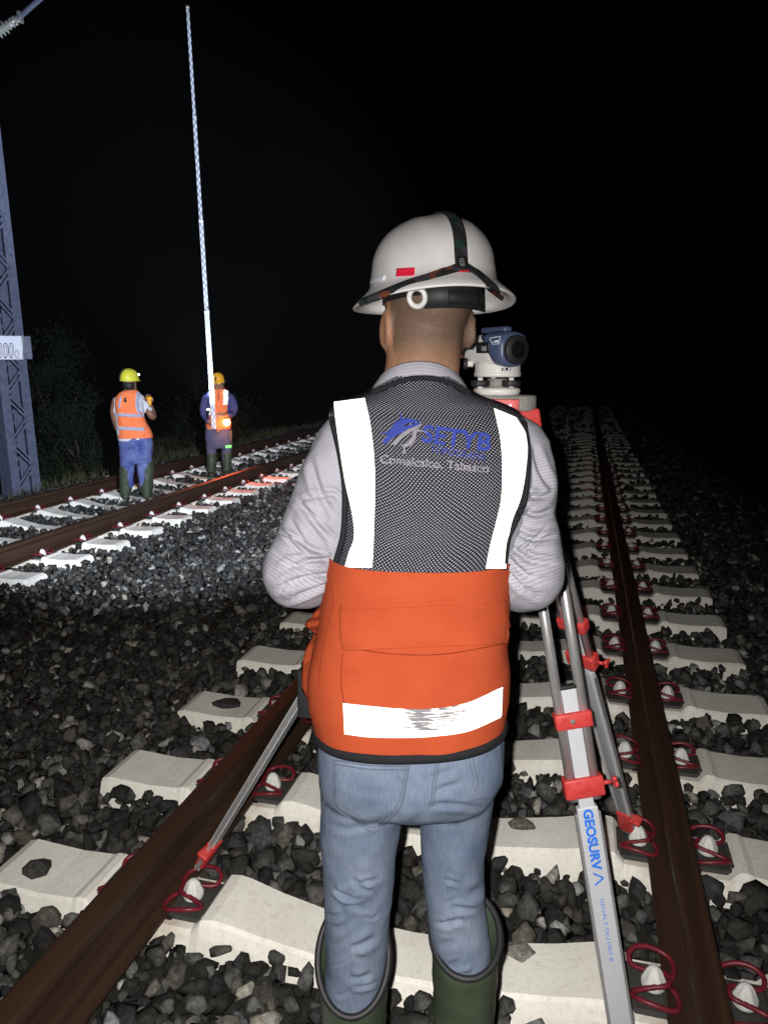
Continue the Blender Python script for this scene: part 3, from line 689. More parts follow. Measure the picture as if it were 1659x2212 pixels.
# ---- jeans
pr = [(1500, 694, 1080, .105, .11), (1560, 690, 1084, .112, .11), (1610, 688, 1088, .120, .11), (1655, 690, 1082, .122, .11), (1695, 694, 1066, .108, .105), (1722, 706, 1050, .080, .09)]
g = G(); R = torso_rings(pr, 40, 64); g.add(*loft(R, True, True))
for Pl, Rl in ((PlL, RlL), (PlR, RlR)):
    n = 40; Pj, Rj = Pl[:-2], Rl[:-2]; rj = np.interp(np.linspace(0, 1, n), np.linspace(0, 1, len(Rj)), Rj)*np.linspace(1, .985, n); g.add(*capsule(W(spline(Pj, n)), rj, 28, rj*np.linspace(1.12, 1.0, n), PL.eu))
V, F = remesh('jeans', g, M_denim, None, .0042, 8)
Nn = vnormals(V, F); V = V+Nn*(.0022*fbm(V, 16, 3))[:, None]
JC = [([(730, 1690), (800, 1710), (890, 1705)], 9, .004), ([(700, 1770), (760, 1785), (850, 1760), (895, 1745)], 9, .006), ([(900, 1752), (960, 1738), (1040, 1745)], 8, .007), ([(900, 1690), (960, 1672), (1010, 1660)], 9, .005),
      ([(905, 1720), (960, 1700), (1030, 1690)], 9, .005), ([(870, 1790), (895, 1772), (912, 1740)], 10, .006),
      ([(705, 1860), (760, 1905), (840, 1900)], 11, .005), ([(702, 1955), (760, 1985), (838, 1965)], 8, .005), ([(703, 1990), (765, 2012), (836, 1990)], 8, .006), ([(702, 2025), (760, 2035), (832, 2015)], 8, .006),
      ([(702, 2060), (770, 2072), (832, 2048)], 8, .006), ([(700, 2095), (765, 2105), (830, 2085)], 8, .005), ([(705, 2130), (770, 2140), (825, 2118)], 8, .005),
      ([(912, 1900), (970, 1915), (1042, 1895)], 8, .004), ([(918, 1950), (985, 1972), (1046, 1945)], 8, .006), ([(925, 1985), (990, 2003), (1052, 1978)], 8, .006), ([(932, 2018), (1000, 2030), (1060, 2005)], 8, .006), ([(936, 2050), (1000, 2062), (1062, 2035)], 8, .005),
      ([(760, 1830), (800, 1870), (830, 1930)], 14, .004), ([(720, 1900), (735, 1960), (745, 2020)], 12, .003)]
JC = JC[:6]+JC[-2:]
for cx0, cx1, hw, ylo in ((772, 766, 66, 1880), (982, 1000, 62, 1860)):
    for k_ in range(17):
        y_ = ylo+(2150-ylo)*random.random()**.8; c_ = np.interp(y_, [1850, 2150], [cx0, cx1])+random.uniform(-.55, .55)*hw; l_ = hw*random.uniform(.25, .75); a_ = random.uniform(-.45, .45)
        JC.append(([(c_-l_*cos(a_), y_-l_*sin(a_)), (c_, y_+random.uniform(2, 10)), (c_+l_*cos(a_), y_+l_*sin(a_))], random.uniform(4.5, 9), random.uniform(.003, .0085)))
JC = [([(x+random.uniform(-9, 9), y+random.uniform(-7, 7)) for x, y in p], w_*random.uniform(.7, 1.25), d*random.uniform(.25, .7)) for p, w_, d in JC]
JC = [(spline(p, 12)[random.randint(0, 3):random.randint(9, 12)], w_, d) for p, w_, d in JC]
V = creases(V, vnormals(V, F), JC)
jeans = raw('jeans', V, F, M_denim, surveyor); TJ = bvh(V, F)
pk = G(); pk.add(*patch(TJ, stripe_rows([(722, 1640), (722, 1690), (726, 1740), (765, 1768), (805, 1795)], [(884, 1652), (878, 1690), (868, 1735), (845, 1765), (806, 1797)], 26), 20, .0022, .001)); pk.out('back_pocket', M_denim, jeans)
pk = G(); pk.add(*patch(TJ, stripe_rows([(1010, 1608), (1014, 1650), (1022, 1690), (1005, 1732)], [(1080, 1592), (1083, 1640), (1082, 1690), (1060, 1722)], 22), 14, .0022, .001)); pk.out('back_pocket', M_denim, jeans)
st = G()
for pts in ([(722, 1640), (722, 1690), (726, 1740), (765, 1768), (805, 1795), (845, 1765), (868, 1735), (878, 1690), (884, 1652)], [(728, 1644), (729, 1690), (733, 1736), (768, 1760), (805, 1785), (840, 1758), (861, 1731), (871, 1690), (877, 1655)],
            [(722, 1641), (800, 1652), (884, 1654)], [(724, 1650), (800, 1661), (882, 1662)], [(950, 1600), (946, 1650), (940, 1700), (934, 1738)], [(944, 1600), (940, 1650), (934, 1700), (928, 1738)],
            [(1010, 1608), (1014, 1650), (1022, 1690), (1005, 1732)], [(1017, 1607), (1021, 1650), (1029, 1690), (1013, 1730)], [(1010, 1608), (1045, 1600), (1080, 1592)], [(704, 1700), (710, 1800), (712, 1900)]):
    st.add(*px_tube(TJ, pts, .0009, .0026))
st.out('stitching', M_stitch, jeans)

# ---- boots
def boot(cx, hw, back_y, side_y, Pl):
    c0 = PL.uvz(cx, side_y, 1.2); hwm = hw*1.405/FPX; bz = PL.uvz(cx, back_y, 1.2-hwm)[2]; fz = c0[2]+.03
    N = 40; th = np.linspace(0, 2*pi, N, endpoint=False); rings = []
    u = c0[0]
    def ring(k, uc, v, a, b, zb, zf): return np.stack([uc+a*np.cos(th), v+b*np.sin(th), zb+(zf-zb)*(.5+.5*np.sin(th))], 1)
    zs = np.linspace(0, 1, 22)
    inner = [ring(0, u, 1.2, hwm*.86, hwm*.92, bz-.07, fz-.07), ring(0, u, 1.2, hwm*.92, hwm*.98, bz-.004, fz-.004)]
    out = [ring(0, u, 1.2, hwm*.97, hwm*1.04, bz, fz)]
    for t in zs:
        a = hwm*(1-.10*t-.07*sin(pi*t)); zb = bz*(1-t)+.10*t; zf = fz*(1-t)+.13*t
        wob = .0025*sin(t*40)*t*(1-t)*3
        out.append(ring(0, u, 1.2+.012*t, a+wob, a*1.08+wob, zb-.004, zf-.004))
    gz = -.03
    out += [ring(0, u, 1.225, .052, .078, .07, .10), ring(0, u, 1.25, .050, .115, .05, .06), ring(0, u, 1.268, .050, .138, .03, .028), ring(0, u, 1.272, .051, .142, gz+.03, gz+.02), ring(0, u, 1.272, .052, .146, gz+.028, gz+.016), ring(0, u, 1.272, .050, .144, gz, gz)]
    R = PL.W(np.array(inner+out)); V, F = loft(R, False, True); b = raw('boot', V, F, M_boot, surveyor)
    rim = PL.W(ring(0, u, 1.2, hwm*.985, hwm*1.055, bz, fz)); V, F = tube(rim, .0065, 8, closed=True); raw('boot_rim', V, F, M_black, b)
    return b
bl = boot(763, 77, 2195, 2030, PlL); br_ = boot(1006, 73, 2112, 2010, PlR)
# seam ridge and heel panel on the boots
for b, cx in ((bl, 763), (br_, 1006)):
    p0 = PL.uvz(cx, 2150, 1.2); V, F = tube(PL.W(np.array([[p0[0]-.005, 1.2-.066+.006*t, .40-.3*t] for t in np.linspace(0, 1, 12)])), [.010]*12, 8, True, [.004]*12); raw('heel_seam', V, F, M_black, b)

# ---- shirt: trunk, sleeves, collar
vrows = [(788, 858, 960, .080, .05), (800, 846, 974, .086, .06), (820, 826, 992, .092, .07), (840, 802, 1012, .094, .08), (856, 768, 1042, .097, .085), (868, 734, 1078, .100, .09), (884, 710, 1112, .102, .095), (905, 705, 1140, .108, .10), (950, 714, 1158, .116, .11), (1000, 722, 1162, .121, .115), (1060, 730, 1156, .122, .115),
         (1120, 731, 1140, .119, .115), (1180, 723, 1114, .114, .115), (1222, 716, 1098, .111, .115)]
srows = [(y, xl+7, xr-7, db-.006, df-.006) for y, xl, xr, db, df in vrows[2:]]+[(1300, 712, 1084, .102, .112), (1400, 700, 1080, .10, .115), (1500, 700, 1078, .105, .115), (1570, 704, 1072, .108, .11)]
R = torso_rings(srows, 120, 120); V, F = loft(R, True, True); Nn = vnormals(V, F)
shirt = raw('shirt', V, F, M_shirt, surveyor, True, loft_uv(R))
SC_L = [([(716, 1208), (668, 1212), (600, 1232)], 9, .007), ([(712, 1240), (655, 1250), (585, 1275)], 9, .008), ([(706, 1262), (665, 1278), (612, 1302)], 8, .006), ([(640, 1075), (680, 1130), (716, 1172)], 11, .006), ([(668, 985), (690, 1060), (722, 1120)], 12, .005), ([(625, 1120), (660, 1175), (705, 1200)], 10, .005), ([(590, 1190), (640, 1222), (700, 1228)], 8, .005)]
SC_R = [([(1108, 1145), (1150, 1165), (1202, 1158)], 9, .007), ([(1100, 1178), (1145, 1210), (1205, 1218)], 9, .008), ([(1096, 1205), (1140, 1245), (1195, 1258)], 9, .007), ([(1112, 1090), (1155, 1112), (1196, 1100)], 10, .006), ([(1150, 960), (1170, 1020), (1196, 1060)], 12, .005), ([(1098, 1235), (1130, 1270), (1175, 1292)], 8, .006), ([(1125, 1060), (1160, 1075), (1195, 1065)], 9, .004)]
for k_ in range(9):
    y_ = random.uniform(1020, 1290); x_ = np.interp(y_, [1000, 1240, 1300], [735, 640, 640])+random.uniform(-35, 35); l_ = random.uniform(25, 55); a_ = random.uniform(-.2, .9)
    SC_L.append(([(x_-l_*cos(a_), y_-l_*sin(a_)), (x_, y_+random.uniform(-6, 6)), (x_+l_*cos(a_), y_+l_*sin(a_))], random.uniform(5, 9), random.uniform(.002, .004)))
    x_ = 1125+random.uniform(-35, 45); SC_R.append(([(x_-l_*cos(a_), y_+l_*sin(a_)), (x_, y_+random.uniform(-6, 6)), (x_+l_*cos(a_), y_-l_*sin(a_))], random.uniform(5, 9), random.uniform(.002, .004)))
for Pa, Ra, cr in ((PaL, RaL, SC_L), (PaR, RaR, SC_R)):
    n = 190; P = W(spline(Pa, n)); r = np.interp(np.linspace(0, 1, n), np.linspace(0, 1, len(Ra)), Ra)
    V, F = capsule(P, r*.965, 150, r); F = F[:-2]
    k = len(V)//150; Rr = V.reshape(k, 150, 3); U = loft_uv(Rr)
    Nn = vnormals(V, F); V = V+Nn*(.0034*fbm(V, 17, 5, 2))[:, None]; V = creases(V, vnormals(V, F), [(spline(p, 10), w_*.72, d*1.25) for p, w_, d in cr])
    raw('sleeve', V, F, M_shirt, shirt, True, U)
cu, cv_ = PL.uvz(907, 800, 1.285)[0], 1.29
def cring(a, b, zs, zback, dv=0, N=64):
    th = np.linspace(0, 2*pi, N, endpoint=False)+pi/2; return np.stack([cu+a*np.cos(th), cv_+dv+b*np.sin(th), zs-(zback-zs)*np.sin(th)], 1)
R = PL.W(np.array([cring(.069, .070, 1.50, 1.54), cring(.0695, .071, 1.530, 1.572), cring(.0715, .073, 1.535, 1.578), cring(.0745, .076, 1.533, 1.576), cring(.082, .080, 1.524, 1.562), cring(.094, .082, 1.512, 1.540), cring(.100, .084, 1.502, 1.526), cring(.097, .080, 1.500, 1.520)]))
V, F = loft(R); raw('collar', V, F, M_shirt, shirt, True, loft_uv(R))

# ---- vest
orows = [(1196, 718, 1102, .113, .117), (1250, 711, 1095, .112, .118), (1300, 703, 1092, .112, .12), (1350, 692, 1090, .114, .122), (1400, 681, 1089, .116, .124), (1450, 674, 1093, .119, .124), (1500, 675, 1091, .121, .124), (1530, 681, 1087, .122, .124), (1555, 688, 1083, .122, .122)]
R = torso_rings(orows, 150, 240, .003, .062); V, F = loft(R); Nn = vnormals(V, F)
V = V+Nn*(.0026*fbm(V, 11, 9))[:, None]
OC = [([(742, 1480), (860, 1470), (1000, 1440), (1080, 1430)], 16, .005), ([(700, 1450), (780, 1500), (900, 1512)], 14, .004), ([(1088, 1440), (1020, 1470), (900, 1490)], 10, .004), ([(780, 1250), (790, 1275), (788, 1305)], 10, .003), ([(870, 1245), (868, 1275), (872, 1305)], 9, .0025),
      ([(920, 1245), (925, 1275), (922, 1305)], 8, .003), ([(1040, 1245), (1030, 1275), (1036, 1305)], 10, .003), ([(960, 1440), (1030, 1420), (1085, 1415)], 8, .004), ([(720, 1330), (722, 1400), (706, 1480)], 12, .004)]
V = creases(V, vnormals(V, F), [(spline(p, 10), w_*.85, d*1.6) for p, w_, d in OC])
vest = raw('vest', V, F, M_orange, surveyor, True, loft_uv(R)); TV = bvh(V, F)
md = vest.modifiers.new('s', 'SOLIDIFY'); md.thickness = .002; md.offset = -1
R2 = torso_rings(vrows, 190, 240, .002); V, F = loft(R2); U = loft_uv(R2); P = project(V)
eL = np.interp(P[:, 1], [860, 885, 990, 1060, 1150, 1236], [700, 712, 735, 744, 741, 716]); eR = np.interp(P[:, 1], [870, 912, 1000, 1080, 1130, 1170, 1236], [1100, 1136, 1142, 1134, 1113, 1099, 1096])
keep = ((P[:, 0] > eL-1) & (P[:, 0] < eR+1)) | (P[:, 1] > 1225); keep &= ~((P[:, 1] < 812) & (P[:, 0] > 800) & (P[:, 0] < 1012))
F2 = [f for f in F if all(keep[i] for i in f)]
VC = [([(930, 1040), (960, 1110), (985, 1180)], 16, .004), ([(990, 1060), (1010, 1120), (1060, 1180)], 14, .004), ([(860, 1080), (900, 1150), (930, 1225)], 16, .003), ([(1060, 1150), (1020, 1190), (990, 1225)], 12, .003), ([(800, 1120), (830, 1180), (840, 1230)], 14, .003)]
V = creases(V, vnormals(V, F), [(spline(p, 10), w_, d) for p, w_, d in VC])
mesh_panel = raw('mesh_panel', V, F2, M_net, vest, True, U); TM = bvh(V, F2)
ALLV = bvh(*(lambda a, b: (np.vstack([a[0], b[0]]), list(a[1])+[[i+len(a[0]) for i in f] for f in b[1]]))((V, F2), loft(R)))
# piping along arm holes, neck and hem
gp = G()
gp.add(*px_tube(TM, [(713, 890), (726, 940), (737, 990), (746, 1060), (743, 1150), (727, 1214)], .0050, .001, 80, 8))
gp.add(*px_tube(TM, [(1130, 914), (1137, 960), (1139, 1000), (1131, 1080), (1110, 1130), (1095, 1165), (1088, 1215)], .0050, .001, 80, 8))
gp.add(*px_tube(TM, [(806, 850), (845, 832), (880, 820), (907, 817), (940, 819), (975, 830), (1006, 848)], .0042, .001, 60, 8))
gp.out('armhole_piping', M_piping, vest)
hem = torso_rings(orows[-2:], 2, 160, .004, .062)[1]; V, F = tube(hem-np.array([0, 0, .003]), .0055, 10, closed=True, rb=.0085); raw('hem_piping', V, F, M_piping, vest)
# reflective tape
V, F = patch(TM, stripe_rows([(724, 873), (737, 960), (750, 1040), (765, 1110), (769, 1160), (757, 1196), (749, 1226)], [(790, 865), (802, 920), (811, 1000), (812, 1080), (810, 1150), (808, 1196), (806, 1226)], 60), 14, .0045, .002); raw('reflective_strip', V, F, M_retro, vest)
V, F = patch(TM, stripe_rows([(1064, 886), (1078, 950), (1082, 1020), (1079, 1080), (1068, 1130), (1055, 1180), (1046, 1226)], [(1112, 906), (1133, 945), (1133, 1000), (1122, 1070), (1102, 1125), (1092, 1176), (1088, 1226)], 60), 14, .0045, .002); raw('reflective_strip', V, F, M_retro, vest)
rowsb = stripe_rows([(743, 1518), (745, 1552), (748, 1586)], [(1083, 1483), (1083, 1515), (1081, 1549)], 16)
# the waist band sags in the middle
def sag(rows): return rows
P = []; n_x = 90
def band_pt(t, s):
    top = spline([(743, 1518), (800, 1524), (870, 1530), (940, 1529), (1010, 1516), (1083, 1483)], 91); bot = spline([(746, 1584), (800, 1591), (870, 1592), (940, 1589), (1010, 1578), (1081, 1547)], 91)
    i = int(round(t*90)); return top[i]*(1-s)+bot[i]*s
rows = []
for s_ in np.linspace(0, 1, 16): rows.append([band_pt(t, s_) for t in np.linspace(0, 1, 91)])
pts = [cast(TV, *q, .0035) for r in rows for q in r]; ok = next(q for q in pts if q is not None)
for i in range(len(pts)):
    if pts[i] is None: pts[i] = pts[i-1] if i and pts[i-1] is not None else ok
V = np.array(pts); o = raw('reflective_band', V, grid_faces(16, 91), M_retro_worn, vest)
pp = project(V); wear = .95*np.exp(-(((pp[:, 0]-905-(pp[:, 1]-1555)*.25)/42)**2))*np.clip((1600-pp[:, 1])/30, .3, 1)+.75*np.exp(-(((pp[:, 0]-975)/42)**2+((pp[:, 1]-1540)/35)**2))
o.data.attributes.new('wear', 'FLOAT', 'POINT').data.foreach_set('value', (wear*.48).astype(np.float32))
md = o.modifiers.new('s', 'SOLIDIFY'); md.thickness = .0015; md.offset = 1
# back pocket panel with its flap
V, F = patch(TV, stripe_rows([(738, 1316), (738, 1350), (741, 1390), (747, 1404)], [(1086, 1300), (1091, 1335), (1098, 1365), (1094, 1388)], 24), 60, .006, .003)
pp = project(V); lift = .010*np.clip((pp[:, 1]-1330)/70, 0, 1)**2*(1+.5*np.sin(pp[:, 0]*.05)); dv = (V-CO)/np.linalg.norm(V-CO, axis=1)[:, None]; V = V-dv*lift[:, None]
raw('pocket_flap', V, F, M_orange, vest)
V, F = patch(TV, stripe_rows([(738, 1306), (738, 1318)], [(1086, 1290), (1087, 1303)], 4), 60, .0035, .001); raw('pocket_binding', V, F, M_orange, vest)
gs = G()
for pts in ([(738, 1309), (850, 1314), (1000, 1306), (1086, 1294)], [(748, 1398), (850, 1412), (960, 1412), (1085, 1390)], [(742, 1410), (738, 1470), (744, 1515)], [(718, 1260), (722, 1300), (700, 1400), (690, 1480)]): gs.add(*px_tube(TV, pts, .0008, .002))
gs.out('seam', mat('dark_orange_thread', (.17, .022, .008), .9, .1), vest)
# ruffled side pockets at the left hip
def side_pocket(pts, name):
    rows = []; 
    for x0, x1, y in pts: rows.append((x0, x1, y))
    T = spline(rows, 40); P = []
    for i, (x0, x1, y) in enumerate(T):
        for k in range(10):
            t = k/9; x = x0+(x1-x0)*t; v = 1.215-.055*t+.010*sin(i*.55+t*3); P.append(PL.uvz(x, y, v))
    o = raw(name, PL.W(np.array(P)), grid_faces(40, 10), M_orange, vest); md = o.modifiers.new('s', 'SOLIDIFY'); md.thickness = .003; return o
side_pocket([(696, 724, 1306), (676, 722, 1330), (662, 718, 1350), (680, 714, 1366), (690, 710, 1378)], 'side_pocket_flap')
side_pocket([(684, 714, 1366), (666, 710, 1395), (656, 706, 1425), (654, 702, 1460), (656, 700, 1490), (670, 700, 1515), (672, 698, 1545)], 'side_pocket')
gb = G(); gb.box(PL.W(np.array([*PL.uvz(664, 1495, 1.24)[:2], PL.uvz(664, 1495, 1.24)[2]])), (.03, .03, .09), None, .006); gb.out('belt_pouch', M_black, vest)
# ---- embroidered lettering and emblem
def lettering(name, s, m, tree, p0, p1, height, bold=.0, off=.0035, curve=None, parent=None, slant=0):
    """writes s from photo pixel p0 to p1 along the base line"""
    V2, F2_ = text_mesh(s, 1.0, bold); V2, F2_ = subdiv2d(V2, F2_, 1); wd = V2[:, 0].max(); p0 = np.array(p0, float); p1 = np.array(p1, float); e = p1-p0; nrm = np.array([e[1], -e[0]])/np.linalg.norm(e)
    cap = .73; out = []
    for x, y in V2:
        t = x/wd; q = p0+e*t+nrm*(y/cap*height)+(e/np.linalg.norm(e))*slant*y
        if curve: q = q+np.array([0, curve*sin(pi*t)])
        out.append(cast(tree, q[0], q[1], off))
    okp = next(o for o in out if o is not None); out = np.array([o if o is not None else okp for o in out]); n = len(out)
    dv = (out-CO)/np.linalg.norm(out-CO, axis=1)[:, None]
    return raw(name, out, F2_, m, parent, False)
lettering('lettering', 'SETYB', M_blueemb, TM, (910, 955), (1057, 976), 38, .028, parent=vest)
lettering('lettering', 'TOPOGRAFIA', M_blueemb, TM, (929, 978), (1046, 996), 15, .0, parent=vest)
lettering('lettering', 'Comalcalco, Tabasco', M_greyemb, TM, (822, 1001), (1054, 1022), 19, .012, parent=vest)
def emb(name, m, left, right, n=24):
    V, F = patch(TM, stripe_rows(left, right, n), 6, .0035, .001); raw(name, V, F, m, vest)
emb('emblem_arc', M_blueemb, [(836, 941), (846, 926), (856, 912), (880, 905), (906, 912)], [(838, 944), (856, 937), (866, 925), (884, 916), (907, 914)])
emb('emblem_stroke', M_blueemb, [(825, 958), (838, 943), (858, 929), (890, 918), (908, 916)], [(836, 959), (850, 947), (868, 936), (892, 924), (909, 918)])
emb('emblem_spike', M_blueemb, [(863, 890), (864, 898), (866, 906)], [(864, 890), (867, 898), (871, 907)])
emb('emblem_tail', M_blueemb, [(826, 936), (838, 934), (852, 931)], [(826, 938), (838, 938), (852, 936)])
emb('emblem_road', M_greyemb, [(844, 962), (858, 947), (876, 932), (912, 916)], [(858, 962), (868, 950), (884, 938), (913, 918)])
emb('emblem_curve', M_greyemb, [(866, 963), (880, 958), (890, 945), (892, 932), (897, 928), (922, 934)], [(868, 966), (886, 964), (898, 950), (900, 938), (904, 933), (923, 937)])
emb('emblem_pin', M_greyemb, [(872, 966), (872, 976), (868, 981)], [(876, 966), (876, 976), (878, 981)])

# ---- helmet
def hel_prof():
    o = [(.1315, .164, -.0105), (.1340, .1685, -.0100), (.1345, .169, -.0085), (.1335, .168, -.0065), (.124, .156, .003), (.114, .142, .0125), (.1060, .131, .022), (.1035, .128, .033), (.1015, .1262, .044)]
    for ph in np.linspace(.12, pi/2, 16): o.append((.1005*cos(ph)**.78+.0006, .125*cos(ph)**.78+.0006, .046+.078*sin(ph)**1.06))
    inn = [(a*.965-.002, b*.965-.002, z-.0035) for a, b, z in o[4:-1]][::-1]
    return o, inn+[(.118, .148, -.0035)]
o_, i_ = hel_prof(); N = 96; th = np.linspace(0, 2*pi, N, endpoint=False); rings = []
for a, b, z in i_[::-1][:0]+o_:
    x, y = a*np.cos(th), b*np.sin(th); zz = np.full(N, z)
    if z > .04: zz = zz+.0035*np.exp(-(x/.017)**2)*min((z-.04)/.04, 1)+.0015*np.exp(-((np.abs(x)-.040)/.010)**2)*min((z-.04)/.04, 1)
    if z < .03: zz = zz-.009*np.abs(np.cos(th))**2
    rings.append(np.stack([x, y, zz], 1))
inner = []
for a, b, z in i_: inner.append(np.stack([a*np.cos(th), b*np.sin(th), np.full(N, z)-(.009*np.abs(np.cos(th))**2 if z < .03 else 0)], 1))
R = np.array([HL(r) for r in inner+rings]); V, F = loft(R, True, True)
helmet = raw('helmet', V, F, M_helmet, surveyor)
bm = bmesh.new(); bm.from_mesh(helmet.data); bmesh.ops.recalc_face_normals(bm, faces=bm.faces); bm.to_mesh(helmet.data); bm.free()
TH = bvh(V, F)
m2 = mat('patterned_strap', (.012, .013, .016), .8, .15); N2, L2, p2 = nodes(m2)
vo = N2.new('ShaderNodeTexVoronoi'); vo.inputs['Scale'].default_value = 62; tc = N2.new('ShaderNodeTexCoord'); L2.new(tc.outputs['Object'], vo.inputs['Vector'])
sp = N2.new('ShaderNodeSeparateColor'); L2.new(vo.outputs['Color'], sp.inputs[0]); rp = N2.new('ShaderNodeValToRGB'); rp.color_ramp.interpolation = 'CONSTANT'
rp.color_ramp.elements[0].color = (.02, .021, .024, 1); rp.color_ramp.elements[1].position = .5; rp.color_ramp.elements[1].color = (.05, .05, .06, 1)
for pos, c in ((.76, (.15, .045, .022, 1)), (.84, (.014, .042, .032, 1)), (.92, (.03, .03, .035, 1))): e = rp.color_ramp.elements.new(pos); e.color = c
L2.new(sp.outputs[0], rp.inputs[0]); L2.new(rp.outputs[0], p2.inputs['Base Color'])
prof = [(y_, z_) for a_, y_, z_ in o_[5:]]
path = [(-y_, z_) for y_, z_ in prof]+[(y_, z_) for y_, z_ in prof[::-1][1:]]
path = spline([(a, b) for a, b in path], 90)
LV, LF = [], []
for i, (y_, z_) in enumerate(path):
    for x_ in (-.0105, -.005, 0, .005, .0105):
        rz = .0035*math.exp(-(x_/.017)**2)*min(max(z_-.04, 0)/.04, 1); s_ = 1.012; LV.append(HL([x_+.004, y_*s_, z_*1.004+rz+.002]))
V = np.array(LV); o = raw('headlamp_top_strap', V, grid_faces(90, 5), m2, helmet); md = o.modifiers.new('s', 'SOLIDIFY'); md.thickness = .0016; md.offset = 0
for lft, rgt in (([(990, 568), (930, 591), (880, 607), (830, 627), (776, 650)], [(990, 590), (930, 607), (885, 618), (832, 640), (778, 657)]), ([(1004, 566), (1036, 588), (1066, 614), (1092, 640)], [(1004, 586), (1028, 600), (1056, 626), (1088, 650)])):
    V, F = patch(TH, stripe_rows(lft, rgt, 30), 6, .0025, .001); raw('headlamp_band', V, F, m2, helmet)
V, F = patch(TH, stripe_rows([(858, 580), (856, 599)], [(897, 578), (896, 597)], 5), 8, .0015, .001); raw('red_sticker', V, F, M_redref, helmet)
V, F = patch(TH, stripe_rows([(991, 589), (990, 594)], [(1012, 588), (1012, 593)], 3), 4, .0045, .001); raw('red_sticker', V, F, M_redref, helmet)
V, F = patch(TH, stripe_rows([(806, 602), (800, 612)], [(834, 594), (832, 606)], 5), 8, .0015, .001); raw('pale_sticker', V, F, M_signwhite, helmet)
V, F = patch(TH, stripe_rows([(984, 556), (985, 588)], [(1006, 556), (1008, 588)], 6), 5, .0048, .001); raw('strap_buckle', V, F, M_black, helmet)
lo = lettering('lettering', 'LED', M_porcelain, TH, (1001, 582), (998, 560), 9, .01, .0058, parent=helmet)
gl = G(); gl.box(HL([0, .150, .048]), (.05, .035, .035), HR, .006); hl_ = gl.out('headlamp', M_black, helmet)
gl = G(); gl.add(*cyl(HL([0, .167, .048]), HL([0, .1715, .048]), .012)); gl.out('headlamp_lens', M_glow_white, hl_)
# suspension: nape strap, ratchet, white knob
def nape(name, a0, a1, z0, z1, ra, rb, m, th_=.004, n=30):
    P = []
    for t in np.linspace(a0, a1, n):
        for z in (z0, (z0+z1)/2, z1): P.append(HL([ra*sin(t), -rb*cos(t), z]))
    o = raw(name, np.array(P), grid_faces(n, 3), m, helmet); md = o.modifiers.new('s', 'SOLIDIFY'); md.thickness = th_; md.offset = 1; return o
nape('nape_strap', -.55, .85, -.034, .010, .086, .110, M_black); nape('ratchet', -.12, .5, -.028, -.008, .092, .117, M_black, .008)
nape('sweatband', -1.9, 1.9, -.012, .012, .084, .107, M_black, .003, 50)
V, F = tube([HL([-.058+.013*cos(t), -.098-.004*sin(t)*0, -.018+.014*sin(t)]) for t in np.linspace(0, 2*pi, 24, endpoint=False)], .0045, 8, closed=True); raw('suspension_knob', V, F, M_white, helmet)

# =================================================================== TRIPOD AND LEVEL
TV0 = 1.70                           # distance of the instrument
d_ = ray(1075, 830); PT = Plane(math.atan2(d_[0], d_[1]))
tc_ = PT.px(1082, 868, TV0)          # centre of the tripod head
f1 = ground(1362, 2352, -.03); f2 = ground(1362, 1806, .015); f3 = ground(428, 1880, .03)
tripod = thing('surveying_tripod', (tc_[0], tc_[1], 0), 'aluminium surveying tripod with red clamps straddling the track around the surveyor', 'tripod')
# head plate: rounded triangle
def plate(c, r, z0, z1, rot, bev=.006, n=48):
    th = np.linspace(0, 2*pi, n, endpoint=False); rr = r*(1+.13*np.cos(3*(th-rot)))
    V = []
    for s, z in ((.96, z0), (1, z0+bev), (1, z1-bev), (.96, z1)): V += [[c[0]+q*s*cos(t), c[1]+q*s*sin(t), z] for q, t in zip(rr, th)]
    F = [[i*n+j, i*n+(j+1) % n, (i+1)*n+(j+1) % n, (i+1)*n+j] for i in range(3) for j in range(n)]+[list(range(n))[::-1], [3*n+j for j in range(n)]]
    return np.array(V), F
zt = tc_[2]+.016
ang = [math.atan2(f[1]-tc_[1], f[0]-tc_[0]) for f in (f1, f2, f3)]
g = G(); g.add(*plate(tc_, .074, zt-.033, zt, ang[0], .004)); g.add(*cyl([*tc_[:2], zt-.06], [*tc_[:2], zt-.02], .03)); g.out('head_plate', M_castgrey, tripod)
cent = np.array([tc_[0], tc_[1], zt-.058])
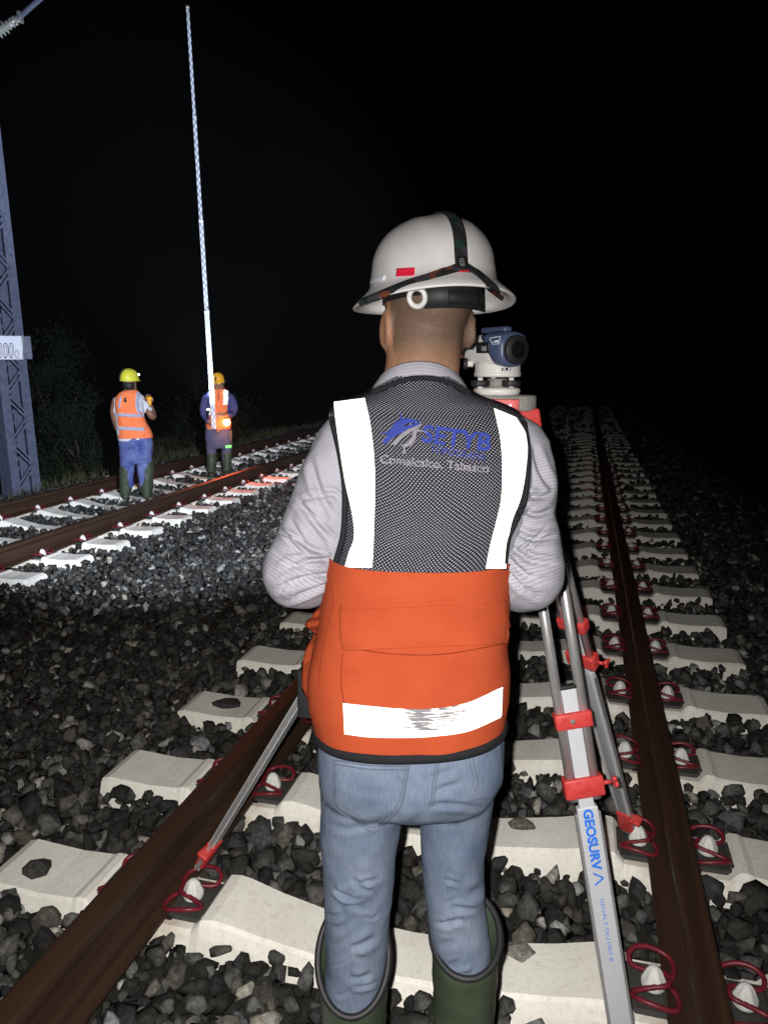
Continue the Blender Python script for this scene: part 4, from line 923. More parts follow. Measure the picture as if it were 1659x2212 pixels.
def tri_leg(foot, clampw, turn=False, top_bar=.40, cl=(.43, .56)):
    a = np.array([foot[0]-tc_[0], foot[1]-tc_[1], 0]); a /= np.linalg.norm(a); side = np.array([-a[1], a[0], 0]); hinge = cent+a*.066
    ax = foot-hinge; Ln = np.linalg.norm(ax); ax /= Ln
    if turn: side = -(RT-ax*(RT@ax)); side /= np.linalg.norm(side)
    nrm = np.cross(side, ax); nrm /= np.linalg.norm(nrm)
    if (nrm@FW if turn else -nrm[2]) > 0: nrm = -nrm
    Rm = np.stack([side, ax, nrm], 1)
    def at(t, s=0, n=0): return hinge+ax*(Ln*t)+side*s+nrm*n
    g = G(); g.box(at(.0, 0, .0)+ax*.012, (.062, .075, .034), Rm, .006); g.box(at(0)+ax*.055, (.066, .03, .03), Rm, .005); hb = g.out('leg_hinge', M_redcast if turn else M_castgrey, tripod)
    leg = None
    for s in (-1, 1):
        g = G(); g.add(*cyl(at(.03, s*.026), at(cl[1]+.02, s*.026), .0115, 18)); o = g.out('leg_tube', M_alu, tripod)
    g = G(); g.box(at((top_bar+.985)/2, 0, 0), (.033, Ln*(.985-top_bar), .017), Rm, .002); g.box(at((cl[1]+.03+.985)/2, 0, .001), (.046, Ln*(.985-cl[1]-.03), .019), Rm, .003); bar = g.out('leg_bar', M_alu_white, tripod, False)
    g = G(); g.box(at((cl[1]+.04+.98)/2, -.0255, .0), (.006, Ln*(.98-cl[1]-.04), .013), Rm, .001); g.box(at((cl[1]+.04+.98)/2, .0255, .0), (.006, Ln*(.98-cl[1]-.04), .013), Rm, .001); g.out('leg_bar_flange', M_alu, bar, False)
    g = G(); g.box(at(top_bar)-ax*.003, (.036, .008, .020), Rm, .001); g.out('bar_cap', M_black, bar)
    for i, t in enumerate(cl):
        g = G(); w_ = .082 if i == 0 else .088; g.box(at(t), (w_, .036 if i == 0 else .045, .036), Rm, .005); c = g.out('clamp', M_redcast, tripod)
        if i == 0:
            g = G(); g.add(*cyl(at(t, .004, .016), at(t, .004, .0205), .006, 6)); g.add(*cyl(at(t, .004, .02), at(t, .004, .0225), .0035, 10)); g.out('clamp_bolt', M_castgrey, c)
        else:
            g = G(); g.box(at(t, -.004, .0175), (.034, .026, .003), Rm, .001); g.out('clamp_lug', M_redcast, c)
            g = G(); g.add(*cyl(at(t, clampw*.045, .002), at(t, clampw*.062, .002), .005, 10)); g.box(at(t, clampw*.070, .004), (.010, .024, .013), Rm, .004); g.box(at(t, clampw*.070, .012), (.008, .012, .022), Rm, .003); g.out('wing_screw', M_redcast, c)
    g = G(); g.box(at(.945), (.050, .10, .030), Rm, .006); g.box(at(.93, clampw*.03, -.0), (.05, .016, .034), Rm, .005); sh = g.out('leg_shoe', M_redcast, tripod)
    g = G(); g.add(*tube([at(.975), at(1.0)], [.012, .003], 10)); g.out('leg_point', M_castgrey, sh)
    return at, Rm, Ln, bar, side, ax, nrm
L1 = tri_leg(f1, -1, True, top_bar=.390, cl=(.436, .536)); L2_ = tri_leg(f2, -1, top_bar=.355, cl=(.396, .478)); L3 = tri_leg(f3, 1, top_bar=.34, cl=(.38, .46))
# printing on the near leg
at1, Rm1, Ln1, bar1, sd1, ax1, nr1 = L1
def leg_text(s, m, t0, t1, height, bold, lat=0):
    V2, F2_ = text_mesh(s, 1.0, bold); wd = V2[:, 0].max(); lo = lat-height/2; out = [at1(t0+(t1-t0)*x/wd, sgn*(-(y/.73*height)-lo+2*lat*0) , .0122) for x, y in V2]
    return raw('lettering', np.array(out), F2_, m, bar1, False)
sgn = 1 if (sd1@RT) < 0 else -1
sgn = -sgn
sgn = 1 if (project(at1(.7, .02))[0] < project(at1(.7, -.02))[0]) else -1
leg_text('GEOSURV', M_blueprint, .568, .660, .021, .05); leg_text('GEOALT-DL21007-B', M_blueprint, .702, .798, .0085, .0)
g = G()
for ta_, tb_ in ((.6635, .6725), (.6815, .6725)):
    d3 = .0016
    g.add(np.array([at1(ta_-d3, sgn*.0105, .0123), at1(ta_+d3, sgn*.0105, .0123), at1(tb_+d3, -sgn*.0105, .0123), at1(tb_-d3, -sgn*.0105, .0123)]), [[0, 1, 2, 3]])
g.out('lettering', M_blueprint, bar1, False)
# name plate written on the red hinge
def face_plane(cpx, cpy, v, w_, h_, m, name, parent, dep=.004):
    c = PT.px(cpx, cpy, v); g = G(); R_ = np.stack([PT.eu, PT.ev, np.array([0, 0, 1.])], 1); g.box(c, (w_, dep, h_), R_, .001); return g.out(name, m, parent), c
hp_, c_ = face_plane(1090, 888, TV0-.080, .058, .050, M_redcast, 'hinge_face', tripod, .02)
def plane_text(s, m, x0, y0, x1, h, v, parent, bold=.0, dy=0, name='lettering'):
    V2, F2_ = text_mesh(s, 1, bold); wd = V2[:, 0].max(); out = [PT.px(x0+(x1-x0)*x/wd, y0-y/.73*h+dy*x/wd, v) for x, y in V2]; return raw(name, np.array(out), F2_, m, parent, False)
plane_text('TM', M_white, 1078, 886, 1104, 12, TV0-.0915, tripod, .02, -2); plane_text('LiNzs', M_white, 1086, 902, 1128, 11, TV0-.0915, tripod, .01, 6)
# ---- automatic level
def LV(x, y, dv=0.0): return PT.px(x, y, TV0+dv)
lev = thing('automatic_level', tuple(LV(1082, 852)), 'white and navy automatic level mounted on the tripod beside the surveyor\'s ear', 'optical level')
def zpx(y): return PT.uvz(1082, y, TV0)[2]
lc = LV(1073, 850)[:2]
def disc(prof, m, name, n=48, cx=None, mod=None):
    V = []; cx = lc if cx is None else cx
    for r, z in prof:
        for j in range(n):
            q = r*(mod(j) if mod else 1); V.append([cx[0]+q*cos(2*pi*j/n), cx[1]+q*sin(2*pi*j/n), z])
    k = len(prof); F = [[i*n+j, i*n+(j+1) % n, (i+1)*n+(j+1) % n, (i+1)*n+j] for i in range(k-1) for j in range(n)]+[list(range(n))[::-1], [(k-1)*n+j for j in range(n)]]
    return raw(name, np.array(V), F, m, lev)
mm = TV0/FPX*1.0
disc([(.048, zt), (.051, zpx(846)), (.0515, zpx(842)), (.049, zpx(838)), (.040, zpx(836))], M_level, 'base_plate')
disc([(.022, zpx(838)), (.022, zpx(818))], M_castgrey, 'centre_post')
for k, (ax_, ay_) in enumerate(((1037, -.028), (1104, -.020), (1065, .036))):
    c = LV(ax_, 828, ay_)[:2]
    o = disc([(.0195, zpx(834)), (.0205, zpx(833)), (.0205, zpx(822)), (.0195, zpx(821))], M_black, 'foot_screw', 48, c, lambda j: 1 if j % 3 else .93)
    V, F = cyl([c[0], c[1], zpx(840)], [c[0], c[1], zpx(815)], .006, 12); raw('screw_shaft', V, F, M_level, o)
disc([(.046, zpx(814)), (.051, zpx(813)), (.0515, zpx(806)), (.0505, zpx(805)), (.050, zpx(803)), (.0495, zpx(783)), (.046, zpx(778)), (.03, zpx(776))], M_level, 'horizontal_circle_housing')
# telescope housing, its axis turned towards the camera on the right
ta = radians(38); tf = -PT.ev*cos(ta)+PT.eu*sin(ta); ts = PT.eu*cos(ta)+PT.ev*sin(ta); tz = np.array([0, 0, 1.]); tcx = LV(1058, 757, .0)
RTm = np.stack([ts, tf, tz], 1)
def TL(p): p = np.asarray(p, float); return tcx+p[..., 0:1]*ts+p[..., 1:2]*tf+p[..., 2:3]*tz
def shell(rows, m, name, n=40, e=2.8):
    th = np.linspace(0, 2*pi, n, endpoint=False); R = []
    for y, a, zb, zt_, xo in rows:
        c, s = np.cos(th), np.sin(th); x = xo+a*np.sign(c)*np.abs(c)**(2/e); z = (zb+zt_)/2+(zt_-zb)/2*np.sign(s)*np.abs(s)**(2/e); R.append(TL(np.stack([x, np.full(n, y), z], 1)))
    V, F = loft(np.array(R), True, True); o = raw(name, V, F, m, lev)
    bm = bmesh.new(); bm.from_mesh(o.data); bmesh.ops.recalc_face_normals(bm, faces=bm.faces); bm.to_mesh(o.data); bm.free(); return o, V, F
body, BV, BF = shell([(-.085, .022, -.014, .020, 0), (-.080, .028, -.020, .026, 0), (-.05, .035, -.032, .032, 0), (0, .037, -.037, .036, 0), (.03, .037, -.038, .036, 0), (.055, .034, -.032, .034, 0), (.058, .030, -.028, .030, 0)], M_level, 'telescope_housing')
# navy front cowl around the objective
cowl, CV, CF = shell([(.020, .0385, .016, .0375, 0), (.036, .0400, -.010, .0400, 0), (.054, .0405, -.034, .0405, 0), (.072, .0385, -.036, .0390, 0), (.084, .0345, -.033, .0355, 0), (.086, .030, -.028, .030, 0)], M_navyplastic, 'front_cowl')
V, F = tube([TL([0, .080, 0]), TL([0, .094, 0]), TL([0, .0965, 0])], [.030, .0305, .0285], 40); ob = raw('objective_ring', V, F, M_black, lev)
V, F = ball(TL([0, .0865, 0]), (.0245, .015, .0245), RTm, 32, 16); raw('objective_lens', V, F, M_glass, ob)
g = G(); g.box(TL([0, .02, .043]), (.020, .085, .012), RTm, .004); g.out('optical_sight', M_navyplastic, lev)
V, F = tube([TL([0, -.08, 0]), TL([0, -.105, 0])], [.016, .014], 24); raw('eyepiece', V, F, M_black, lev)
V, F = cyl(LV(1010, 786), LV(998, 786), .0125, 24); raw('tangent_screw', V, F, M_black, lev)
V, F = cyl(LV(1022, 786), LV(1010, 786), .007, 16); raw('screw_boss', V, F, M_level, lev)
# bubble window, emblem, label
TB = bvh(np.vstack([BV, CV]), list(BF)+[[i+len(BV) for i in f] for f in CF])
V, F = patch(TB, stripe_rows([(1028, 740), (1030, 763)], [(1059, 738), (1058, 763)], 5), 6, .0012, .0008); wnd = raw('bubble_window', V, F, M_black, lev)
V, F = patch(TB, stripe_rows([(1041, 748), (1042, 758)], [(1052, 747), (1052, 758)], 4), 4, .0025, .0008); raw('bubble_prism', V, F, M_porcelain, wnd)
ge = G()
for a, b in (((1057, 731), (1081, 727)), ((1081, 727), (1078, 743)), ((1078, 743), (1065, 744)), ((1065, 744), (1057, 731))): ge.add(*px_tube(TB, [a, ((a[0]+b[0])/2, (a[1]+b[1])/2), b], .0007, .001, 8))
ge.add(*patch(TB, [(1066, 737, 1077, 735), (1067, 741, 1077, 739)], 4, .0012, .0004)); ge.out('emblem', M_signwhite, lev)
hb_ = bvh(*(lambda o: (np.array([o.matrix_basis@v.co for v in o.data.vertices])+np.array(lev.location), [list(p.vertices) for p in o.data.polygons]))(next(o for o in bpy.data.objects if o.name == 'horizontal_circle_housing')))
V, F = patch(hb_, [(1083, 795, 1103, 794), (1083, 801, 1103, 800)], 6, .0008, .0005); lb = raw('scale_window', V, F, M_black, lev)
V, F = patch(hb_, [(1086, 796, 1091, 796), (1086, 799, 1091, 799)], 3, .002, .0004); raw('scale_mark', V, F, M_signwhite, lb)
V, F = patch(hb_, [(1096, 796, 1101, 795), (1096, 799, 1101, 798)], 3, .002, .0004); raw('scale_mark', V, F, M_signwhite, lb)

# =================================================================== THE TWO DISTANT WORKERS
class Fig:
    """a worker built on an upright plane at his own distance"""
    def __init__(s, px, py, gz):
        P = ground(px, py, gz); s.gz = gz; s.D = math.hypot(P[0], P[1]); s.pl = Plane(math.atan2(P[0], P[1])); s.foot = P
    def p(s, x, y, dv=0.0): return s.pl.px(x, y, s.D+dv)
    def m(s, px): return px*s.D/FPX*1.0
def trunk(f, rows, depth, n=24, N=32, e=2.4):
    T = spline(rows, n); th = np.linspace(0, 2*pi, N, endpoint=False); R = []
    for row in T:
        y, xl, xr = row[:3]; dp = row[3] if len(row) > 3 else depth; a = f.p(xl, y); b = f.p(xr, y); c = (a+b)/2; h = np.linalg.norm(b-a)/2
        ct, st = np.cos(th), np.sin(th); R.append(c+np.outer(h*np.sign(ct)*np.abs(ct)**(2/e), f.pl.eu)+np.outer(dp*np.sign(st)*np.abs(st)**(2/e), f.pl.ev))
    return loft(np.array(R), True, True)
def limb(f, pts, n=14, squash=1.0):
    """pts: x, y, depth offset, radius (m)"""
    P = np.array([f.p(x, y, dv) for x, y, dv, r in pts]); r = np.array([q[3] for q in pts]); k = max(len(pts)*4, 8)
    return capsule(spline(P, k), np.interp(np.linspace(0, 1, k), np.linspace(0, 1, len(r)), r), n)
def hand(g, wrist, fd, sd, curl):
    fd = fd/np.linalg.norm(fd); sd = sd-fd*(sd@fd); sd /= np.linalg.norm(sd); dn = np.cross(sd, fd)*curl; palm = wrist+fd*.05
    g.add(*capsule([wrist, palm+fd*.03], [.028, .036], 10, [.020, .015], sd))
    for off, ln in ((-.030, .060), (-.010, .072), (.010, .068), (.029, .052)):
        b0 = palm+fd*.035+sd*off; q1 = b0+fd*ln*.45+dn*.010; q2 = q1+fd*ln*.15+dn*.024; q3 = q2-fd*.012+dn*.020; g.add(*capsule([b0, q1, q2, q3], [.010, .0095, .009, .0085], 8))
    tb = wrist+fd*.028+sd*.028; g.add(*capsule([tb, tb+fd*.026+sd*.024, tb+fd*.055+sd*.022+dn*.016], [.013, .012, .010], 8))
def safety_helmet(f, c, yaw, m, parent, s=1.0, tilt=0.0):
    e1 = f.pl.eu*cos(yaw)+f.pl.ev*sin(yaw); e2 = f.pl.ev*cos(yaw)-f.pl.eu*sin(yaw); z = np.array([0, 0, 1.]); N = 40; th = np.linspace(0, 2*pi, N, endpoint=False); R = []
    for a, b, zz, br in ((.100, .122, -.006, 1), (.108, .132, -.008, 1), (.109, .133, -.004, 1), (.104, .126, .004, .5), (.102, .124, .02, 0), (.100, .122, .045, 0), (.092, .112, .080, 0), (.075, .092, .110, 0), (.050, .060, .130, 0), (.020, .025, .138, 0)):
        x = a*np.cos(th); y = b*np.sin(th); pk = np.clip(np.sin(th), 0, 1)**4*.050*br; y = y+pk; R.append(c+s*(np.outer(x, e1)+np.outer(y, e2)+np.outer(zz-pk*.3+.006*np.exp(-(x/.02)**2)*(zz > .04), z)))
    V, F = loft(np.array(R), True, True); o = raw('helmet', V, F, m, parent); return o, e1, e2
# ---- worker with the yellow helmet, back turned
A = Fig(295, 1078, TZ-.03)
h1 = A.p(281, 826, .0)
g = G(); yaw1 = radians(-38)
q1 = A.pl.eu*cos(yaw1)+A.pl.ev*sin(yaw1); q2 = A.pl.ev*cos(yaw1)-A.pl.eu*sin(yaw1); QR = np.stack([q1, q2, np.array([0, 0, 1.])], 1)
def HA(p): return h1+p[0]*q1+p[1]*q2+np.array([0, 0, p[2]])
g.add(*ball(HA((0, 0, .0)), (.076, .095, .105), QR)); g.add(*ball(HA((0, .028, -.075)), (.062, .072, .065), QR)); g.add(*ball(HA((0, .10, -.055)), (.013, .02, .02), QR))
for sx in (-1, 1): g.add(*ball(HA((sx*.078, 0, -.05)), (.009, .02, .032), QR))
g.add(*capsule([A.p(276, 855), HA((0, -.01, -.06))], [.066, .060]))
g.add(*limb(A, [(278, 866, 0, .11), (288, 900, 0, .14), (293, 940, 0, .14)]))
armA = [(306, 862, .02, .055), (318, 882, .04, .050), (330, 900, .05, .046), (330, 890, .13, .042), (324, 874, .19, .034)]
armB = [(252, 866, .02, .055), (247, 888, .02, .050), (250, 908, .03, .045), (256, 928, .10, .038), (262, 934, .18, .032)]
g.add(*limb(A, armA)); g.add(*limb(A, armB))
hand(g, A.p(324, 874, .19), np.array([0, 0, 1.])*.9+A.pl.ev*.3-A.pl.eu*.1, A.pl.eu, 1); hand(g, A.p(262, 934, .18), A.pl.eu+A.pl.ev*.4, np.array([0, 0, 1.]), 1)
for x in (273, 317): g.add(*limb(A, [(x, 955, 0, .085), (x, 1000, 0, .066), (x, 1040, .01, .052), (x, 1072, .01, .042)])); g.add(*limb(A, [(x, 1074, -.01, .036), (x, 1074, .16, .032)]))
V, F = remesh('b', g, None, None, .0095, 3); wA = raw('person', V, F, M_skin2, None, True, None, tuple(A.foot)); tag(wA, 'worker in yellow helmet and pale orange vest standing on the far track with back turned', 'person')
hg = G(); hg.add(*ball(HA((0, -.018, -.035)), (.082, .088, .075), QR)); hg.out('hair', M_black, wA)
he, e1, e2 = safety_helmet(A, h1+np.array([0, 0, .025]), yaw1, M_yellow, wA, 1.05)
V, F = tube([h1+np.array([0, 0, .025])+1.06*(e2*(.124*cos(t)*1.0-.02)+e1*(-.035)+np.array([0, 0, .138*sin(t)])) for t in np.linspace(.0, pi, 20)], .006, 6, True, .012); raw('headlamp_strap', V, F, M_black, he)
g = G(); g.box(h1+e2*.142+np.array([0, 0, .085]), (.045, .045, .035), QR, .006); lm = g.out('headlamp', M_black, he)
g = G(); g.add(*ball(h1+e2*.150+e1*.030+np.array([0, 0, .095]), (.014, .014, .012))); g.out('white_led', M_glow_white, lm)
g = G(); g.add(*ball(h1+e2*.115+e1*.01+np.array([0, 0, .118]), (.013, .013, .010))); g.out('blue_led', M_glow_blue, lm)
g = G(); g.add(*trunk(A, [(846, 268, 298, .07), (852, 258, 306, .09), (862, 250, 309, .11), (880, 248, 311, .12), (905, 250, 314, .125), (930, 252, 322, .13), (952, 256, 328, .13)], .12)); g.add(*limb(A, armA[:2]+[(322, 886, .045, .052)])); g.add(*limb(A, armB[:2]))
V, F = remesh('s', g, None, None, .011, 4); raw('white_shirt', V, F, M_white_cloth, wA)
vro = [(843, 268, 298, .085), (849, 257, 303, .115), (858, 251, 304, .135), (875, 249, 304, .145), (893, 251, 310, .148), (915, 253, 319, .152), (934, 254, 329, .155), (945, 255, 332, .155)]
V, F = trunk(A, vro, .13, 60, 64); Nn = vnormals(V, F); V = V+Nn*(.008*fbm(V, 7, 2))[:, None]; vA = raw('vest', V, F, M_orange2, wA); TA = bvh(V, F)
for nm, l, r in (('reflective_strip', [(296, 846), (293, 862), (293, 880), (298, 893)], [(303, 849), (300, 864), (300, 880), (305, 893)]), ('reflective_strip', [(261, 857), (258, 870), (257, 882)], [(265, 856), (262, 870), (261, 882)])):
    V, F = patch(TA, stripe_rows(l, r, 16), 5, .008, .004); raw(nm, V, F, M_retro_dull, vA)
for y0, y1, xr in ((892, 899, 308), (921, 928, 312)):
    V, F = patch(TA, [(256, y0, xr, y0+3), (256, (y0+y1)/2, xr, (y0+y1)/2+3), (256, y1, xr, y1+3)], 24, .010, .004); raw('reflective_band', V, F, M_retro_dull, vA)
V, F = patch(TA, [(271, 858, 272, 858), (269, 864, 274, 864), (268, 869, 275, 869)], 4, .008, .003); raw('dark_emblem', V, F, M_black, vA)
V, F = patch(TA, [(297, 852, 301, 854), (298, 866, 302, 868), (300, 878, 304, 882)], 5, .006, .003); raw('armhole_binding', V, F, M_navy_shirt, vA)
g = G(); g.add(*trunk(A, [(940, 257, 329, .125), (960, 257, 331, .135), (985, 261, 330, .125), (1000, 264, 329, .10)], .12))
for x, w_ in ((277, .105), (313, .105)): g.add(*limb(A, [(x, 965, 0, w_), (x-1, 1000, 0, w_*.92), (x-1, 1025, .0, w_*.80), (x, 1045, 0, w_*.66)]))
V, F = remesh('j', g, None, None, .011, 4); Nn = vnormals(V, F); V = V+Nn*(.010*fbm(V, 9, 4))[:, None]; raw('jeans', V, F, M_denim2, wA)
def wboot(f, x, ytop, ybot, r, parent, m=M_boot):
    a = f.p(x, ytop); b = f.p(x, ybot); bz = f.gz; P = [a, a*.6+b*.4, a*.3+b*.7, np.array([b[0], b[1], bz+.10])]
    g = G(); g.add(*capsule(P, [r, r*.93, r*.86, r*.82], 20)); t = np.array([b[0], b[1], bz+.05]); g.add(*capsule([t-f.pl.ev*.05*f.face, t+f.pl.ev*.15*f.face], [.048, .044], 16, [.05, .045], f.pl.eu))
    V, F = remesh('bt', g, None, None, .011, 3); V[:, 2] = np.maximum(V[:, 2], bz); V = V+vnormals(V, F)*(.006*fbm(V, 11, 6))[:, None]; return raw('boot', V, F, m, parent)
A.face = 1; wboot(A, 273, 1012, 1078, .088, wA); wboot(A, 318, 1006, 1078, .092, wA)
g = G(); ob_ = A.p(323, 864, .16); g.add(*capsule([ob_-np.array([0, 0, .05]), ob_], [.026, .028])); g.add(*ball(ob_+np.array([0, 0, .02]), (.042, .034, .030))); ot = g.out('orange_lamp', mat('orange_plastic', (.85, .38, .02), .4, .4), None, True, tuple(ob_)); tag(ot, 'small orange lamp held up in the right hand of the worker in yellow', 'lamp')

# ---- worker holding the staff, facing us
B = Fig(477, 1030, TZ-.03); B.face = -1
h2 = B.p(471, 828, 0)
g = G(); yaw2 = radians(172); w1_ = B.pl.eu*cos(yaw2)+B.pl.ev*sin(yaw2); w2_ = B.pl.ev*cos(yaw2)-B.pl.eu*sin(yaw2); WR = np.stack([w1_, w2_, np.array([0, 0, 1.])], 1)
def HB(p): return h2+p[0]*w1_+p[1]*w2_+np.array([0, 0, p[2]])
g.add(*ball(HB((0, 0, 0)), (.076, .095, .105), WR)); g.add(*ball(HB((0, .028, -.075)), (.062, .072, .065), WR)); g.add(*ball(HB((0, .104, -.05)), (.014, .02, .024), WR)); g.add(*ball(HB((0, .085, -.088)), (.026, .016, .008), WR))
for sx in (-1, 1): g.add(*ball(HB((sx*.078, 0, -.05)), (.009, .02, .032), WR)); g.add(*ball(HB((sx*.032, .086, -.022)), (.022, .012, .008), WR))
g.add(*capsule([B.p(473, 850), HB((0, -.01, -.06))], [.066, .060])); g.add(*limb(B, [(473, 862, 0, .11), (473, 890, 0, .13), (472, 925, 0, .13)]))
bL = [(445, 860, 0, .055), (440, 880, 0, .050), (441, 896, .0, .045), (450, 909, -.09, .040), (461, 918, -.17, .032)]
bR = [(500, 860, 0, .055), (506, 878, -.02, .050), (503, 893, -.05, .046), (492, 896, -.15, .040), (482, 898, -.22, .032)]
g.add(*limb(B, bL)); g.add(*limb(B, bR)); hand(g, B.p(461, 918, -.17), B.pl.eu*.6-np.array([0, 0, .6])-B.pl.ev*.3, B.pl.ev, 1); hand(g, B.p(484, 898, -.22), -B.pl.eu-B.pl.ev*.3, np.array([0, 0, 1.]), -1)
for x in (458, 491): g.add(*limb(B, [(x, 935, 0, .085), (x, 975, 0, .064), (x, 1010, 0, .050), (x, 1026, 0, .042)])); g.add(*limb(B, [(x, 1027, .02, .036), (x, 1027, -.15, .032)]))
V, F = remesh('b', g, None, None, .0095, 3); wB = raw('person', V, F, mat('tan_skin', (.30, .16, .10), .55, .3), None, True, None, tuple(B.foot)); tag(wB, 'worker in orange helmet and orange vest facing us and holding the tall measuring staff', 'person')
for sx in (-1, 1): raw('eye', *ball(HB((sx*.032, .094, -.036)), (.011, .008, .006), WR), M_black, wB)
he, e1, e2 = safety_helmet(B, h2+np.array([0, 0, .025]), yaw2, M_orange_hat, wB, 1.0)
V, F = tube([h2+np.array([0, 0, .025])+1.02*(e2*(.124*cos(t))+e1*(.012)+np.array([0, 0, .140*sin(t)])) for t in np.linspace(0, pi, 20)], .006, 6, True, .014); raw('headlamp_strap', V, F, M_black, he)
V, F = ball(HB((-.085, .02, .01)), (.022, .03, .03), WR, 12, 8); raw('ear_muff', V, F, M_black, he)
g = G(); g.add(*trunk(B, [(838, 464, 484, .07), (843, 452, 492, .09), (852, 445, 500, .105), (870, 444, 502, .12), (900, 445, 500, .12), (930, 444, 498, .12)], .12)); g.add(*limb(B, [(x, y, d, r*1.18) for x, y, d, r in bL[:4]])); g.add(*limb(B, [(x, y, d, r*1.18) for x, y, d, r in bR[:4]]))
V, F = remesh('s', g, None, None, .011, 3); Nn = vnormals(V, F); V = V+Nn*(.006*fbm(V, 10, 3))[:, None]; raw('navy_shirt', V, F, M_navy_shirt, wB)
V, F = trunk(B, [(839, 456, 488, .08), (846, 452, 494, .115), (858, 452, 496, .13), (875, 453, 497, .138), (900, 448, 499, .142), (917, 445, 500, .145), (926, 446, 499, .142)], .13, 60, 64); Nn = vnormals(V, F); V = V+Nn*(.007*fbm(V, 8, 5))[:, None]; vB = raw('vest', V, F, M_orange2, wB); TBv = bvh(V, F)
for l, r in (([(484, 842), (483, 858), (482, 874)], [(493, 845), (493, 858), (491, 874)]), ([(455, 843), (454, 858), (456, 874)], [(463, 842), (463, 858), (464, 874)])):
    V, F = patch(TBv, stripe_rows(l, r, 14), 6, .008, .004); raw('reflective_strip', V, F, M_retro, vB)
V, F = patch(TBv, [(449, 886, 462, 886), (449, 891, 462, 891), (449, 896, 462, 896)], 8, .008, .004); raw('reflective_band', V, F, M_retro, vB)
V, F = patch(TBv, [(474, 838, 479, 838), (472, 850, 474, 850), (472, 868, 473, 868)], 4, .006, .003); raw('vest_opening', V, F, M_navy_shirt, vB)
g = G(); g.add(*trunk(B, [(918, 444, 499, .115), (940, 443, 500, .125), (958, 446, 501, .115), (968, 449, 500, .09)], .12))
for x, sx in ((458, 1), (489, -1)): g.add(*limb(B, [(x, 940, 0, .088), (x-sx, 965, 0, .080), (x-sx*.5, 985, 0, .070), (x, 1000, 0, .058)]))
V, F = remesh('j', g, None, None, .011, 4); Nn = vnormals(V, F); V = V+Nn*(.007*fbm(V, 9, 8))[:, None]; tr_ = raw('trousers', V, F, M_navy, wB); TT = bvh(V, F)
V, F = patch(TT, [(487, 962, 500, 961), (487, 965, 500, 964), (488, 968, 500, 967)], 6, .008, .004); raw('reflective_patch', V, F, retro('green_retro', (.25, .8, .2), (.25, .8, .2)), tr_)
wboot(B, 458, 984, 1030, .078, wB); wboot(B, 491, 980, 1030, .078, wB)
# hand lamps of that worker: an orange signal lamp and a white torch, both lit
oc = B.p(490, 912, -.30); o_lamp = thing('signal_lamp', tuple(oc), 'glowing orange hand lamp at the hip of the worker with the staff', 'lamp')
g = G(); g.add(*cyl(oc+np.array([0, 0, .045]), oc+np.array([0, 0, .075]), .040, 20)); g.add(*tube([oc+B.pl.eu*.03*cos(t)+np.array([0, 0, .075+.05*sin(t)]) for t in np.linspace(0, pi, 12)], .006, 8)); g.out('lamp_body', M_orange2, o_lamp)
g = G(); g.add(*ball(oc, (.052, .052, .058))); g.out('lamp_globe', M_glow_orange, o_lamp)
lo_ = lamp('signal_lamp_light', 'SPOT', oc-B.pl.ev*.05+B.pl.eu*.05, 95, (1, .12, .045), oc+np.array([1.5, -1.2, -1.0]), 118, .7, .03); 
wc_ = B.p(450, 890, -.25); torch = thing('torch', tuple(wc_), 'lit white torch held against the vest and shining up the staff', 'torch')
up_ = np.array([.0, 0, 1.])+B.pl.eu*.12
up_ /= np.linalg.norm(up_)
g = G(); g.add(*tube([wc_-up_*.10, wc_-up_*.02, wc_, wc_+up_*.03], [.016, .016, .024, .026], 16)); g.out('torch_body', M_black, torch)
g = G(); g.add(*cyl(wc_+up_*.0305, wc_+up_*.034, .023, 16)); g.add(*ball(wc_+up_*.036, (.024, .024, .016))); g.out('torch_lens', M_glow_warm, torch)
# ---- staff
s0 = B.p(463, 926, -.27); s1 = B.p(405.5, 12, -.27); dn = s1-s0; Ls = np.linalg.norm(dn); dn /= Ls; sx_ = np.cross(B.pl.ev, dn); sx_ /= np.linalg.norm(sx_); sn = np.cross(dn, sx_)
if sx_@B.pl.eu < 0: sx_ = -sx_
if sn@B.pl.ev > 0: sn = -sn
staff = thing('levelling_staff', tuple(s0), 'tall pale telescopic levelling staff with black graduations rising high above the worker', 'levelling staff')
cuts = [0, .30, .52, .76, 1.0]
for i in range(4):
    wd = .066-.009*i; tk = .028-.005*i; a, b = Ls*cuts[i], Ls*cuts[i+1]; V = []; U = []
    for t in (a, b):
        for x, y in ((-1, 1), (1, 1), (1, -1), (-1, -1)): V.append(s0+dn*t+sx_*wd/2*x+sn*tk/2*y); U.append([x*wd/2+.026, t])
    o = raw('staff_section', np.array(V), [[0, 1, 5, 4], [1, 2, 6, 5], [2, 3, 7, 6], [3, 0, 4, 7], [0, 3, 2, 1], [4, 5, 6, 7]], M_staff, staff, False, np.array(U))
    g = G(); g.box(s0+dn*(b-.012), (wd+.008, tk+.008, .03), np.stack([sx_, sn, dn], 1), .003); g.out('staff_collar', M_alu, staff)
lamp('torch_beam', 'SPOT', wc_+up_*.05-B.pl.ev*.16, 800, (.80, .93, 1.0), s0+dn*1.8+B.pl.ev*.05, 120, .8, .02, .25)

